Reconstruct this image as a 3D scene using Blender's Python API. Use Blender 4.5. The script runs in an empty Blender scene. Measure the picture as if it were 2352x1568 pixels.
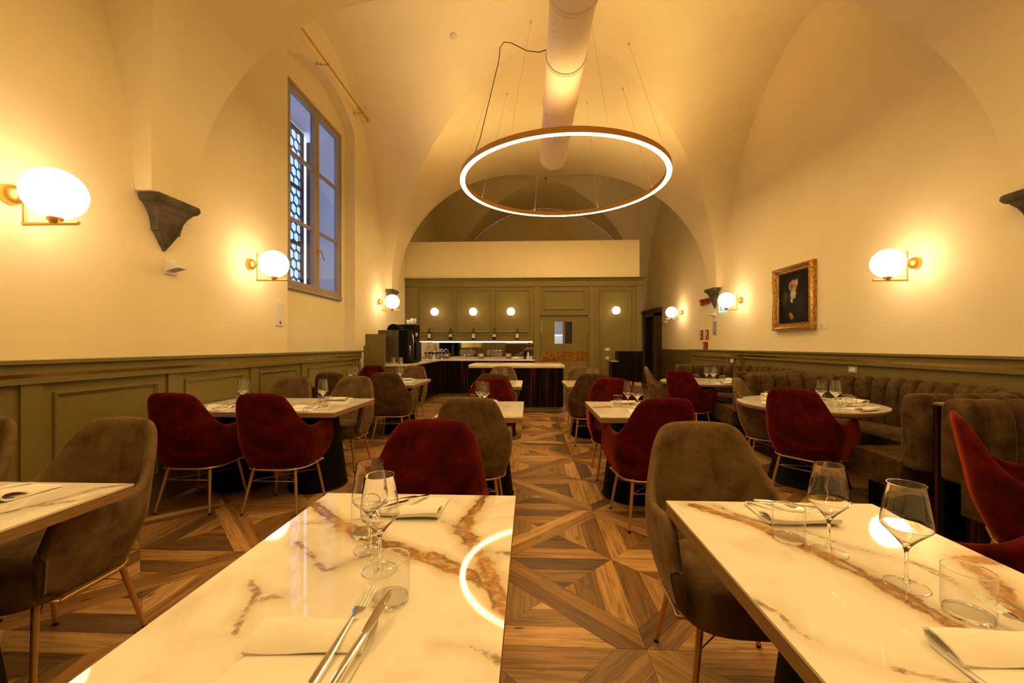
import bpy, bmesh, math, random
import numpy as np
from mathutils import Vector, Matrix, noise as mnoise

PI = math.pi
SC = bpy.context.scene
COL = SC.collection

# ------------------------------------------------------------------ camera, sky, exposure
cd = bpy.data.cameras.new('camera')
cam = bpy.data.objects.new('camera', cd)
COL.objects.link(cam)
cd.sensor_fit = 'HORIZONTAL'
cd.sensor_width = 36.0
cd.lens = 36.0 * 950.0 / 2352.0
cd.shift_y = 9.5 / 2352.0
cd.clip_start = 0.05
cd.clip_end = 100
cam.location = (0, 0, 1.30)
cam.rotation_euler = (PI / 2, 0, math.atan(40 / 950.0))
SC.camera = cam

world = bpy.data.worlds.new('dusk')
SC.world = world
world.use_nodes = True
bg = world.node_tree.nodes['Background']
bg.inputs[0].default_value = (0.42, 0.60, 1.0, 1)
bg.inputs[1].default_value = 1.7

SC.view_settings.view_transform = 'Standard'
SC.view_settings.look = 'None'
SC.view_settings.gamma = 1.0
SC.view_settings.use_curve_mapping = False
SC.view_settings.exposure = 1.05

WARM = (1.0, 0.68, 0.40)
WARM_RING = (1.0, 0.635, 0.235)
GLOBE_E = 7.8
RING_E = 24.0
RING_UP = 21.0

# ------------------------------------------------------------------ room numbers
XL, XR = -3.17, 4.10            # side walls
XC, HW = 0.475, 3.50            # vault axis and half span
ZS, RISE = 2.55, 3.62           # springing height and rise
NM, NL = 1.95, 1.79             # curve exponents of main and cross barrels
HL = 2.68                       # half length of a cross barrel
BAYS = (0.51, 6.29, 12.07)
YF, YB = -2.17, 14.75           # wall behind the camera, far end wall
YP = 10.45                      # panelled bar wall


# ------------------------------------------------------------------ mesh helpers
class G:
    def __init__(s):
        s.v = []
        s.f = []

    def add(s, vs, fs):
        o = len(s.v)
        s.v += [tuple(p) for p in vs]
        s.f += [tuple(i + o for i in f) for f in fs]
        return s

    def quad(s, a, b, c, d):
        return s.add([a, b, c, d], [(0, 1, 2, 3)])

    def box(s, x0, x1, y0, y1, z0, z1):
        return s.add([(x0, y0, z0), (x1, y0, z0), (x1, y1, z0), (x0, y1, z0),
                      (x0, y0, z1), (x1, y0, z1), (x1, y1, z1), (x0, y1, z1)],
                     [(0, 3, 2, 1), (4, 5, 6, 7), (0, 1, 5, 4), (1, 2, 6, 5), (2, 3, 7, 6), (3, 0, 4, 7)])

    def lathe(s, prof, n=24, c=(0, 0, 0), axis='z', close=False):
        vs, fs = [], []
        m = len(prof)
        for k in range(n):
            a = 2 * PI * k / n
            for r, z in prof:
                p = (r * math.cos(a), r * math.sin(a), z)
                if axis == 'x':
                    p = (p[2], p[0], p[1])
                elif axis == 'y':
                    p = (p[1], p[2], p[0])
                vs.append((p[0] + c[0], p[1] + c[1], p[2] + c[2]))
        for k in range(n):
            k2 = (k + 1) % n
            for i in range(m - 1):
                fs.append((k * m + i, k2 * m + i, k2 * m + i + 1, k * m + i + 1))
            if close:
                fs.append((k * m + m - 1, k2 * m + m - 1, k2 * m, k * m))
        return s.add(vs, fs)

    def tube(s, pts, r, n=8, closed=False, caps=True):
        P = [Vector(p) for p in pts]
        m = len(P)
        R = r if isinstance(r, (list, tuple)) else [r] * m
        T = []
        for i in range(m):
            if closed:
                t = P[(i + 1) % m] - P[i - 1]
            else:
                t = P[min(i + 1, m - 1)] - P[max(i - 1, 0)]
            T.append(t.normalized() if t.length > 1e-9 else Vector((0, 0, 1)))
        up = Vector((0, 0, 1)) if abs(T[0].z) < 0.9 else Vector((1, 0, 0))
        N = (up - T[0] * up.dot(T[0])).normalized()
        vs = []
        for i in range(m):
            N = (N - T[i] * N.dot(T[i])).normalized()
            B = T[i].cross(N)
            for k in range(n):
                a = 2 * PI * k / n
                vs.append(tuple(P[i] + (N * math.cos(a) + B * math.sin(a)) * R[i]))
        fs = []
        for i in range(m if closed else m - 1):
            j = (i + 1) % m
            for k in range(n):
                k2 = (k + 1) % n
                fs.append((i * n + k, i * n + k2, j * n + k2, j * n + k))
        if caps and not closed:
            fs.append(tuple(range(n))[::-1])
            fs.append(tuple((m - 1) * n + k for k in range(n)))
        return s.add(vs, fs)

    def sphere(s, c, r, nu=24, nv=14, sx=1, sy=1, sz=1):
        vs = [(c[0], c[1], c[2] - r * sz)]
        fs = []
        for i in range(1, nv):
            a = -PI / 2 + PI * i / nv
            for k in range(nu):
                b = 2 * PI * k / nu
                vs.append((c[0] + r * sx * math.cos(a) * math.cos(b), c[1] + r * sy * math.cos(a) * math.sin(b), c[2] + r * sz * math.sin(a)))
        vs.append((c[0], c[1], c[2] + r * sz))
        for k in range(nu):
            fs.append((0, 1 + (k + 1) % nu, 1 + k))
            for i in range(nv - 2):
                a = 1 + i * nu
                fs.append((a + k, a + (k + 1) % nu, a + nu + (k + 1) % nu, a + nu + k))
            a = 1 + (nv - 2) * nu
            fs.append((a + k, a + (k + 1) % nu, len(vs) - 1))
        return s.add(vs, fs)

    def loft(s, loops, caps=True):
        n = len(loops[0])
        vs = [p for l in loops for p in l]
        fs = []
        for i in range(len(loops) - 1):
            for k in range(n):
                k2 = (k + 1) % n
                fs.append((i * n + k, i * n + k2, (i + 1) * n + k2, (i + 1) * n + k))
        if caps:
            fs.append(tuple(range(n))[::-1])
            fs.append(tuple((len(loops) - 1) * n + k for k in range(n)))
        return s.add(vs, fs)

    def prism(s, poly, z0, z1):
        return s.loft([[(x, y, z0) for x, y in poly], [(x, y, z1) for x, y in poly]])

    def grid(s, rows):
        n = len(rows[0])
        vs = [p for r in rows for p in r]
        fs = [(i * n + k, i * n + k + 1, (i + 1) * n + k + 1, (i + 1) * n + k) for i in range(len(rows) - 1) for k in range(n - 1)]
        return s.add(vs, fs)


def mesh(name, g, m, parent=None, smooth=False, loc=None, rz=0, bevel=0, sub=0, angle=None):
    me = bpy.data.meshes.new(name)
    me.from_pydata(g.v, [], g.f)
    me.materials.append(m)
    o = bpy.data.objects.new(name, me)
    COL.objects.link(o)
    if smooth:
        me.shade_smooth()
    if angle is not None:
        me.shade_smooth()
        try:
            me.set_sharp_from_angle(angle=math.radians(angle))
        except Exception:
            pass
    if parent:
        o.parent = parent
    if loc:
        o.location = loc
    if rz:
        o.rotation_euler = (0, 0, rz)
    if bevel:
        b = o.modifiers.new('bevel', 'BEVEL')
        b.width = bevel
        b.segments = 2
        b.limit_method = 'ANGLE'
        b.angle_limit = math.radians(40)
    if sub:
        b = o.modifiers.new('sub', 'SUBSURF')
        b.levels = sub
        b.render_levels = sub
    return o


def tag(o, label, cat, group=None, kind=None):
    o['label'] = label
    o['category'] = cat
    if group:
        o['group'] = group
    if kind:
        o['kind'] = kind
    return o


def struct(name, g, m, **k):
    o = mesh(name, g, m, **k)
    if not k.get('parent'):
        o['kind'] = 'structure'
    return o


def thing(name, label, cat, loc=(0, 0, 0), rz=0, group=None):
    o = bpy.data.objects.new(name, None)
    COL.objects.link(o)
    o.empty_display_size = 0.1
    o.location = loc
    o.rotation_euler = (0, 0, rz)
    return tag(o, label, cat, group)


def dup(root, loc, rz=0, label=None, group=None):
    kids = [c for c in root.children]
    r = root.copy()
    COL.objects.link(r)
    r.location = loc
    r.rotation_euler = (0, 0, rz)
    if label:
        r['label'] = label
    if group:
        r['group'] = group
    for ch in kids:
        c = ch.copy()
        COL.objects.link(c)
        c.parent = r
        for gch in list(ch.children):
            d = gch.copy()
            COL.objects.link(d)
            d.parent = c
    return r


# ------------------------------------------------------------------ material helpers
def mat(name, color, rough=0.5, metal=0.0, spec=0.5, **kw):
    m = bpy.data.materials.new(name)
    m.use_nodes = True
    b = m.node_tree.nodes['Principled BSDF']
    b.inputs['Base Color'].default_value = (*color, 1)
    b.inputs['Roughness'].default_value = rough
    b.inputs['Metallic'].default_value = metal
    b.inputs['Specular IOR Level'].default_value = spec
    for k, v in kw.items():
        b.inputs[k.replace('_', ' ')].default_value = v
    return m


def nodes(m):
    nt = m.node_tree
    return nt, nt.nodes['Principled BSDF']


def N(nt, t, **kw):
    n = nt.nodes.new(t)
    for k, v in kw.items():
        if k.startswith('i_'):
            n.inputs[k[2:].replace('_', ' ')].default_value = v
        else:
            setattr(n, k, v)
    return n


def ramp(nt, stops):
    r = nt.nodes.new('ShaderNodeValToRGB')
    e = r.color_ramp.elements
    while len(e) < len(stops):
        e.new(0.5)
    for i, (p, c) in enumerate(stops):
        e[i].position = p
        e[i].color = (*c, 1)
    return r


def coords(nt, kind='Object', scale=(1, 1, 1)):
    t = nt.nodes.new('ShaderNodeTexCoord')
    mp = nt.nodes.new('ShaderNodeMapping')
    mp.inputs['Scale'].default_value = scale
    nt.links.new(t.outputs[kind], mp.inputs['Vector'])
    return mp.outputs['Vector']


def noisy(m, c1, c2, scale=4, kind='Object', stretch=(1, 1, 1), lo=0.35, hi=0.65, detail=4, bump=0.0, bscale=60, bdist=0.002, distortion=0.0):
    nt, b = nodes(m)
    v = coords(nt, kind, stretch)
    n = N(nt, 'ShaderNodeTexNoise')
    n.inputs['Scale'].default_value = scale
    n.inputs['Detail'].default_value = detail
    n.inputs['Distortion'].default_value = distortion
    nt.links.new(v, n.inputs['Vector'])
    r = ramp(nt, [(lo, c1), (hi, c2)])
    nt.links.new(n.outputs['Fac'], r.inputs['Fac'])
    nt.links.new(r.outputs['Color'], b.inputs['Base Color'])
    if bump:
        n2 = N(nt, 'ShaderNodeTexNoise')
        n2.inputs['Scale'].default_value = bscale
        n2.inputs['Detail'].default_value = 3
        nt.links.new(v, n2.inputs['Vector'])
        bp = N(nt, 'ShaderNodeBump')
        bp.inputs['Strength'].default_value = bump
        bp.inputs['Distance'].default_value = bdist
        nt.links.new(n2.outputs['Fac'], bp.inputs['Height'])
        nt.links.new(bp.outputs['Normal'], b.inputs['Normal'])
    return m


def emit(name, color, strength):
    m = bpy.data.materials.new(name)
    m.use_nodes = True
    nt = m.node_tree
    nt.nodes.clear()
    e = nt.nodes.new('ShaderNodeEmission')
    e.inputs['Color'].default_value = (*color, 1)
    e.inputs['Strength'].default_value = strength
    o = nt.nodes.new('ShaderNodeOutputMaterial')
    nt.links.new(e.outputs[0], o.inputs[0])
    return m


M = {}
M['plaster'] = noisy(mat('cream_plaster', (0.82, 0.72, 0.56), 0.85, spec=0.2), (0.815, 0.728, 0.47), (0.855, 0.768, 0.51), 1.3, bump=0.25, bscale=14, bdist=0.004)
M['green'] = noisy(mat('olive_green_paint', (0.20, 0.205, 0.10), 0.45, spec=0.4), (0.178, 0.142, 0.036), (0.195, 0.158, 0.042), 2.0, bump=0.05, bscale=120, bdist=0.001)
M['greendk'] = noisy(mat('flat_green_wall_paint', (0.13, 0.14, 0.08), 0.6), (0.10, 0.09, 0.026), (0.115, 0.10, 0.03), 2.0)
M['brass'] = noisy(mat('polished_brass', (0.75, 0.52, 0.2), 0.13, 1.0), (0.62, 0.40, 0.14), (0.85, 0.62, 0.28), 6, lo=0.3, hi=0.7)
M['gold'] = mat('satin_gold_metal', (0.62, 0.37, 0.09), 0.42, 0.85)
M['leg'] = mat('copper_gold_lacquer', (0.62, 0.38, 0.15), 0.38, 0.75)
M['black'] = mat('black_lacquer', (0.003, 0.0026, 0.0023), 0.6, spec=0.12)
M['rubber'] = mat('black_rubber', (0.01, 0.01, 0.01), 0.8)
M['steel'] = mat('polished_steel', (0.80, 0.79, 0.77), 0.12, 1.0)
M['chrome'] = mat('brushed_steel', (0.6, 0.6, 0.6), 0.3, 1.0)
M['white'] = mat('white_ceramic', (0.80, 0.78, 0.72), 0.3)
M['plastic'] = mat('white_plastic', (0.75, 0.72, 0.66), 0.45)
M['grey'] = mat('grey_plastic', (0.35, 0.33, 0.30), 0.5)
M['red_sign'] = mat('red_sign_plastic', (0.33, 0.008, 0.008), 0.45)
M['linen'] = noisy(mat('white_linen', (0.85, 0.82, 0.76), 0.9, spec=0.1), (0.83, 0.80, 0.73), (0.88, 0.85, 0.79), 8, bump=0.3, bscale=500, bdist=0.0006)
M['ring'] = mat('bronze_ring_metal', (0.55, 0.30, 0.06), 0.5, 0.4)
M['duct'] = mat('cream_painted_duct', (0.80, 0.72, 0.58), 0.6, spec=0.25)
M['hole'] = mat('dark_hole', (0.02, 0.015, 0.01), 0.9)
M['wire'] = mat('thin_steel_wire', (0.6, 0.5, 0.35), 0.4, 0.6)
M['stone'] = noisy(mat('grey_sandstone', (0.16, 0.135, 0.10), 0.9, spec=0.2), (0.075, 0.060, 0.042), (0.155, 0.125, 0.088), 7, bump=0.6, bscale=40, bdist=0.004)
M['slate'] = noisy(mat('taupe_window_lacquer', (0.33, 0.27, 0.20), 0.45), (0.31, 0.255, 0.19), (0.35, 0.285, 0.21), 6)
M['lead'] = mat('dark_lead_came', (0.06, 0.06, 0.07), 0.6, 0.3)
M['oldwood'] = noisy(mat('weathered_dark_wood', (0.09, 0.07, 0.06), 0.8), (0.06, 0.05, 0.045), (0.13, 0.10, 0.08), 5, stretch=(6, 6, 0.6))
M['reveal'] = mat('white_lime_reveal', (0.78, 0.80, 0.82), 0.9)
M['mahogany'] = noisy(mat('dark_mahogany', (0.05, 0.018, 0.01), 0.35), (0.03, 0.011, 0.007), (0.075, 0.027, 0.014), 3, stretch=(6, 6, 0.5))
M['mirror'] = mat('mirror_silver', (0.82, 0.82, 0.80), 0.02, 1.0)
M['paper'] = mat('printed_card', (0.78, 0.74, 0.66), 0.8)
M['ink'] = mat('grey_ink', (0.2, 0.17, 0.14), 0.8)
M['bottle'] = mat('dark_bottle_glass', (0.008, 0.012, 0.006), 0.06, 0.0, 0.6)
M['machine'] = mat('bronze_machine_case', (0.11, 0.085, 0.06), 0.35, 0.5)
M['greenglow'] = emit('exit_sign_light', (0.25, 1.0, 0.75), 1.2)
M['globe'] = emit('opal_globe_light', WARM, GLOBE_E)
M['barglobe'] = emit('small_opal_globe_light', WARM, GLOBE_E * 0.4)
M['led'] = emit('ring_led_light', WARM_RING, RING_E)
M['ledup'] = emit('ring_uplight', WARM_RING, RING_UP)
M['shelfled'] = emit('shelf_led_light', (1.0, 0.74, 0.52), 6.0)


def glassmat(name, color=(1, 1, 1), rough=0.0):
    m = mat(name, color, rough)
    b = m.node_tree.nodes['Principled BSDF']
    b.inputs['Transmission Weight'].default_value = 1.0
    b.inputs['IOR'].default_value = 1.46
    return m


def thinglass(name, tint, ior=1.45, rough=0.0):
    m = bpy.data.materials.new(name)
    m.use_nodes = True
    nt = m.node_tree
    nt.nodes.clear()
    t = N(nt, 'ShaderNodeBsdfTransparent')
    t.inputs['Color'].default_value = (*tint, 1)
    g = N(nt, 'ShaderNodeBsdfGlossy')
    g.inputs['Roughness'].default_value = rough
    f = N(nt, 'ShaderNodeFresnel')
    ge = N(nt, 'ShaderNodeNewGeometry')
    io = N(nt, 'ShaderNodeMapRange')
    io.inputs['To Min'].default_value = ior
    io.inputs['To Max'].default_value = 1 / ior
    nt.links.new(ge.outputs['Backfacing'], io.inputs['Value'])
    nt.links.new(io.outputs[0], f.inputs['IOR'])
    x = N(nt, 'ShaderNodeMixShader')
    o = N(nt, 'ShaderNodeOutputMaterial')
    nt.links.new(f.outputs[0], x.inputs[0])
    nt.links.new(t.outputs[0], x.inputs[1])
    nt.links.new(g.outputs[0], x.inputs[2])
    nt.links.new(x.outputs[0], o.inputs[0])
    return m


M['glass'] = glassmat('clear_crystal')
M['thin'] = thinglass('thin_blown_crystal', (0.994, 0.994, 0.992))
SC.cycles.transparent_max_bounces = 64
M['winglass'] = thinglass('clear_window_glass', (0.96, 0.97, 0.99))
M['oldglass'] = thinglass('wavy_leaded_glass', (0.74, 0.78, 0.86), 1.45, 0.05)


def velvet(name, dark, mid, light, sheen):
    m = mat(name, mid, 0.85, spec=0.12)
    nt, b = nodes(m)
    v = coords(nt, 'Object')
    n1 = N(nt, 'ShaderNodeTexNoise')
    n1.inputs['Scale'].default_value = 9.0
    n1.inputs['Detail'].default_value = 7
    n1.inputs['Roughness'].default_value = 0.62
    n1.inputs['Distortion'].default_value = 0.3
    nt.links.new(v, n1.inputs['Vector'])
    r = ramp(nt, [(0.36, dark), (0.5, mid), (0.68, light)])
    nt.links.new(n1.outputs['Fac'], r.inputs['Fac'])
    nt.links.new(r.outputs['Color'], b.inputs['Base Color'])
    b.inputs['Sheen Weight'].default_value = 0.65 if 'red' in name else 0.36
    b.inputs['Sheen Roughness'].default_value = 0.28
    b.inputs['Sheen Tint'].default_value = (*sheen, 1)
    n2 = N(nt, 'ShaderNodeTexNoise')
    n2.inputs['Scale'].default_value = 350
    nt.links.new(v, n2.inputs['Vector'])
    bp = N(nt, 'ShaderNodeBump')
    bp.inputs['Strength'].default_value = 0.25
    bp.inputs['Distance'].default_value = 0.0015
    nt.links.new(n2.outputs['Fac'], bp.inputs['Height'])
    nt.links.new(bp.outputs['Normal'], b.inputs['Normal'])
    return m


M['red'] = velvet('rust_red_velvet', (0.034, 0.0010, 0.0006), (0.075, 0.0025, 0.001), (0.135, 0.006, 0.002), (0.95, 0.13, 0.02))
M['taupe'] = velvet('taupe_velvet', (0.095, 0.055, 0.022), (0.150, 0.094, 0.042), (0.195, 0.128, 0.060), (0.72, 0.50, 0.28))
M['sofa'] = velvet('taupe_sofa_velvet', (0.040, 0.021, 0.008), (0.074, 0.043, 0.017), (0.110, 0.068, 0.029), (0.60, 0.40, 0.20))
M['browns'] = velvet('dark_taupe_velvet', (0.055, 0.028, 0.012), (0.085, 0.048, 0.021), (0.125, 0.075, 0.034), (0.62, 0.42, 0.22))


def ebony():
    m = mat('striped_ebony_veneer', (0.01, 0.006, 0.005), 0.40, spec=0.14)
    nt, b = nodes(m)
    v = coords(nt, 'Object', (26, 26, 0.5))
    n = N(nt, 'ShaderNodeTexNoise')
    n.inputs['Scale'].default_value = 1.0
    n.inputs['Detail'].default_value = 5
    nt.links.new(v, n.inputs['Vector'])
    r = ramp(nt, [(0.44, (0.002, 0.0012, 0.001)), (0.55, (0.007, 0.0025, 0.0018)), (0.68, (0.085, 0.019, 0.008))])
    nt.links.new(n.outputs['Fac'], r.inputs['Fac'])
    nt.links.new(r.outputs['Color'], b.inputs['Base Color'])
    return m


M['ebony'] = ebony()


def floor_mat():
    m = mat('oak_plank', (0.3, 0.17, 0.08), 0.42, spec=0.4)
    nt, b = nodes(m)
    at = N(nt, 'ShaderNodeAttribute', attribute_name='tone')
    uv = N(nt, 'ShaderNodeAttribute', attribute_name='grain')
    mp = N(nt, 'ShaderNodeMapping')
    mp.inputs['Scale'].default_value = (3.0, 42.0, 1)
    nt.links.new(uv.outputs['Vector'], mp.inputs['Vector'])
    n = N(nt, 'ShaderNodeTexNoise')
    n.inputs['Scale'].default_value = 1.0
    n.inputs['Detail'].default_value = 6
    n.inputs['Distortion'].default_value = 0.8
    nt.links.new(mp.outputs['Vector'], n.inputs['Vector'])
    r = ramp(nt, [(0.28, (0.45, 0.42, 0.40)), (0.55, (1.0, 1.0, 1.0)), (0.78, (1.25, 1.22, 1.18))])
    nt.links.new(n.outputs['Fac'], r.inputs['Fac'])
    mx = N(nt, 'ShaderNodeMix', data_type='RGBA', blend_type='MULTIPLY')
    mx.inputs['Factor'].default_value = 1.0
    nt.links.new(at.outputs['Color'], mx.inputs[6])
    nt.links.new(r.outputs['Color'], mx.inputs[7])
    # knots
    mp2 = N(nt, 'ShaderNodeMapping')
    mp2.inputs['Scale'].default_value = (2.2, 6.0, 1)
    nt.links.new(uv.outputs['Vector'], mp2.inputs['Vector'])
    vo = N(nt, 'ShaderNodeTexVoronoi')
    vo.inputs['Scale'].default_value = 1.6
    nt.links.new(mp2.outputs['Vector'], vo.inputs['Vector'])
    kr = ramp(nt, [(0.035, (0.25, 0.2, 0.18)), (0.12, (1, 1, 1))])
    nt.links.new(vo.outputs['Distance'], kr.inputs['Fac'])
    mx2 = N(nt, 'ShaderNodeMix', data_type='RGBA', blend_type='MULTIPLY')
    mx2.inputs['Factor'].default_value = 1.0
    nt.links.new(mx.outputs[2], mx2.inputs[6])
    nt.links.new(kr.outputs['Color'], mx2.inputs[7])
    nt.links.new(mx2.outputs[2], b.inputs['Base Color'])
    rr = N(nt, 'ShaderNodeMapRange')
    rr.inputs['To Min'].default_value = 0.5
    rr.inputs['To Max'].default_value = 0.34
    nt.links.new(n.outputs['Fac'], rr.inputs['Value'])
    nt.links.new(rr.outputs[0], b.inputs['Roughness'])
    bp = N(nt, 'ShaderNodeBump')
    bp.inputs['Strength'].default_value = 0.25
    bp.inputs['Distance'].default_value = 0.001
    nt.links.new(n.outputs['Fac'], bp.inputs['Height'])
    nt.links.new(bp.outputs['Normal'], b.inputs['Normal'])
    return m


M['floor'] = floor_mat()
M['grout'] = mat('dark_floor_joint', (0.07, 0.045, 0.025), 0.9)


def marble():
    """White slab; the attribute 'vein' (metres to the nearest vein, warped) draws gold-brown and grey veins."""
    m = mat('veined_porcelain', (0.8, 0.76, 0.68), 0.04, spec=0.5)
    nt, b = nodes(m)
    a1 = N(nt, 'ShaderNodeAttribute', attribute_name='vein')
    a2 = N(nt, 'ShaderNodeAttribute', attribute_name='greyvein')
    v = coords(nt, 'Object')
    n = N(nt, 'ShaderNodeTexNoise')
    n.inputs['Scale'].default_value = 10
    n.inputs['Detail'].default_value = 10
    n.inputs['Roughness'].default_value = 0.66
    n.inputs['Distortion'].default_value = 0.5
    nt.links.new(v, n.inputs['Vector'])
    nb = N(nt, 'ShaderNodeTexNoise')
    nb.inputs['Scale'].default_value = 4.5
    nb.inputs['Detail'].default_value = 6
    nb.inputs['Distortion'].default_value = 1.6
    nt.links.new(v, nb.inputs['Vector'])

    def warped(a, amp):
        s = N(nt, 'ShaderNodeMath', operation='SUBTRACT')
        nt.links.new(n.outputs['Fac'], s.inputs[0])
        s.inputs[1].default_value = 0.5
        mu = N(nt, 'ShaderNodeMath', operation='MULTIPLY_ADD')
        nt.links.new(s.outputs[0], mu.inputs[0])
        mu.inputs[1].default_value = amp
        nt.links.new(a.outputs['Fac'], mu.inputs[2])
        return mu.outputs[0]
    w1 = warped(a1, 0.085)
    w2 = warped(a2, 0.060)
    fi = N(nt, 'ShaderNodeTexNoise')
    fi.inputs['Scale'].default_value = 17
    fi.inputs['Detail'].default_value = 8
    fi.inputs['Distortion'].default_value = 2.2
    nt.links.new(v, fi.inputs['Vector'])
    base = ramp(nt, [(0.28, (0.70, 0.64, 0.54)), (0.42, (0.82, 0.785, 0.70)), (0.7, (0.87, 0.845, 0.775))])
    nt.links.new(nb.outputs['Fac'], base.inputs['Fac'])

    def layer(under, w, stops, color, brk=None):
        r = ramp(nt, stops)
        nt.links.new(w, r.inputs['Fac'])
        fac = r.outputs['Color']
        if brk:
            rb = ramp(nt, brk[1])
            nt.links.new(brk[0], rb.inputs['Fac'])
            mu = N(nt, 'ShaderNodeMath', operation='MULTIPLY')
            nt.links.new(fac, mu.inputs[0])
            nt.links.new(rb.outputs['Color'], mu.inputs[1])
            fac = mu.outputs[0]
        mx = N(nt, 'ShaderNodeMix', data_type='RGBA')
        nt.links.new(fac, mx.inputs['Factor'])
        nt.links.new(under, mx.inputs[6])
        mx.inputs[7].default_value = (*color, 1)
        return mx.outputs[2]
    k = lambda x: (x, x, x)
    c = base.outputs['Color']
    c = layer(c, w1, [(0.0, k(0.85)), (0.025, k(0.6)), (0.055, k(0.0))], (0.61, 0.44, 0.22))
    c = layer(c, w1, [(0.0, k(0.95)), (0.013, k(0.9)), (0.022, k(0.0))], (0.40, 0.185, 0.045), (fi.outputs['Fac'], [(0.34, k(0.15)), (0.52, k(1.0))]))
    c = layer(c, w1, [(0.004, k(0.0)), (0.013, k(0.9)), (0.024, k(0.0))], (0.14, 0.105, 0.08), (nb.outputs['Fac'], [(0.44, k(0.0)), (0.53, k(1.0))]))
    c = layer(c, w2, [(0.0, k(0.6)), (0.014, k(0.4)), (0.040, k(0.0))], (0.52, 0.42, 0.31), (nb.outputs['Fac'], [(0.38, k(0.3)), (0.55, k(1.0))]))
    c = layer(c, w2, [(0.0, k(0.85)), (0.003, k(0.7)), (0.008, k(0.0))], (0.24, 0.16, 0.095), (fi.outputs['Fac'], [(0.36, k(0.1)), (0.52, k(1.0))]))
    nt.links.new(c, b.inputs['Base Color'])
    return m


M['marble'] = marble()
M['edge'] = noisy(mat('oak_table_edge', (0.30, 0.17, 0.06), 0.5), (0.24, 0.13, 0.045), (0.36, 0.21, 0.08), 5, stretch=(3, 3, 60))
M['counter'] = noisy(mat('cream_stone_counter', (0.78, 0.70, 0.58), 0.15), (0.74, 0.65, 0.53), (0.84, 0.77, 0.66), 3, detail=6, distortion=1.2)


# ================================================================== ROOM SHELL
def se(t, n):
    t = min(1.0, abs(t))
    return (1 - t ** n) ** (1 / n)


def zmain(x):
    return ZS + RISE * se((x - XC) / HW, NM)


def zcross(y):
    for yc in BAYS:
        if abs(y - yc) < HL:
            return ZS + RISE * se((y - yc) / HL, NL)
    return ZS


def ceiling():
    g = G()
    nx = 64
    # main barrel, cut along the groins; columns run along y
    xs = [XC - HW * math.cos(PI * i / nx) for i in range(nx + 1)]

    def yg(x):
        return HL * se((zmain(x) - ZS) / RISE, NL)
    spans = [(BAYS[0], BAYS[1]), (BAYS[1], BAYS[2])]
    for a, b in spans:
        rows = []
        for x in xs:
            z = zmain(x)
            y0, y1 = a + yg(x), b - yg(x)
            rows.append([(x, y0 + (y1 - y0) * k / 8, z) for k in range(9)])
        g.grid(rows)
    for yc, ye, s in ((BAYS[0], YF, -1), (BAYS[2], YB, 1)):
        rows = []
        for x in xs:
            z = zmain(x)
            y0 = yc + s * yg(x)
            rows.append([(x, y0 + (ye - y0) * k / 8, z) for k in range(9)])
        g.grid(rows)
    # cross barrels, on the same groin points
    for yc in BAYS:
        for side in (-1, 1):
            rows = []
            for k in range(nx + 1):
                q = min(k, nx - k)
                x = xs[q]
                y = yc + (-1 if k <= nx // 2 else 1) * yg(x)
                x0 = XL if side < 0 else XR
                x1 = XC + side * (XC - x)
                rows.append([(x0 + (x1 - x0) * m / 8, y, zmain(x)) for m in range(9)])
            g.grid(rows)
    # soffits above the corbels
    for a, b in ((BAYS[0] + HL, BAYS[1] - HL), (BAYS[1] + HL, BAYS[2] - HL)):
        g.quad((XL, a, ZS), (XC - HW, a, ZS), (XC - HW, b, ZS), (XL, b, ZS))
        g.quad((XR, a, ZS), (XC + HW, a, ZS), (XC + HW, b, ZS), (XR, b, ZS))
    o = struct('ceiling', g, M['plaster'])
    bm = bmesh.new()
    bm.from_mesh(o.data)
    bmesh.ops.remove_doubles(bm, verts=bm.verts, dist=0.0005)
    bm.to_mesh(o.data)
    bm.free()
    o.data.shade_smooth()
    o.data.set_sharp_from_angle(angle=math.radians(9))
    return o


ceiling()

# window niche in the left wall
NY0, NY1, NX = 5.30, 7.39, -3.35
WY0, WY1, WZ0, WZ1 = 5.50, 7.19, 2.09, 5.02


def niche_top(y):
    t = (y - 0.5 * (NY0 + NY1)) / (0.5 * (NY1 - NY0))
    return 5.17 + 0.36 * (1 - t * t)


def ycols(extra=()):
    ys = set()
    for yc in BAYS:
        for i in range(33):
            o = HL * se((zmain(XC - HW * math.cos(PI * i / 64)) - ZS) / RISE, NL)
            ys |= {round(yc - o, 4), round(yc + o, 4)}
    ys |= set(extra)
    ys |= {YF, YB}
    return sorted(y for y in ys if YF - 1e-6 <= y <= YB + 1e-6)


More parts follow.
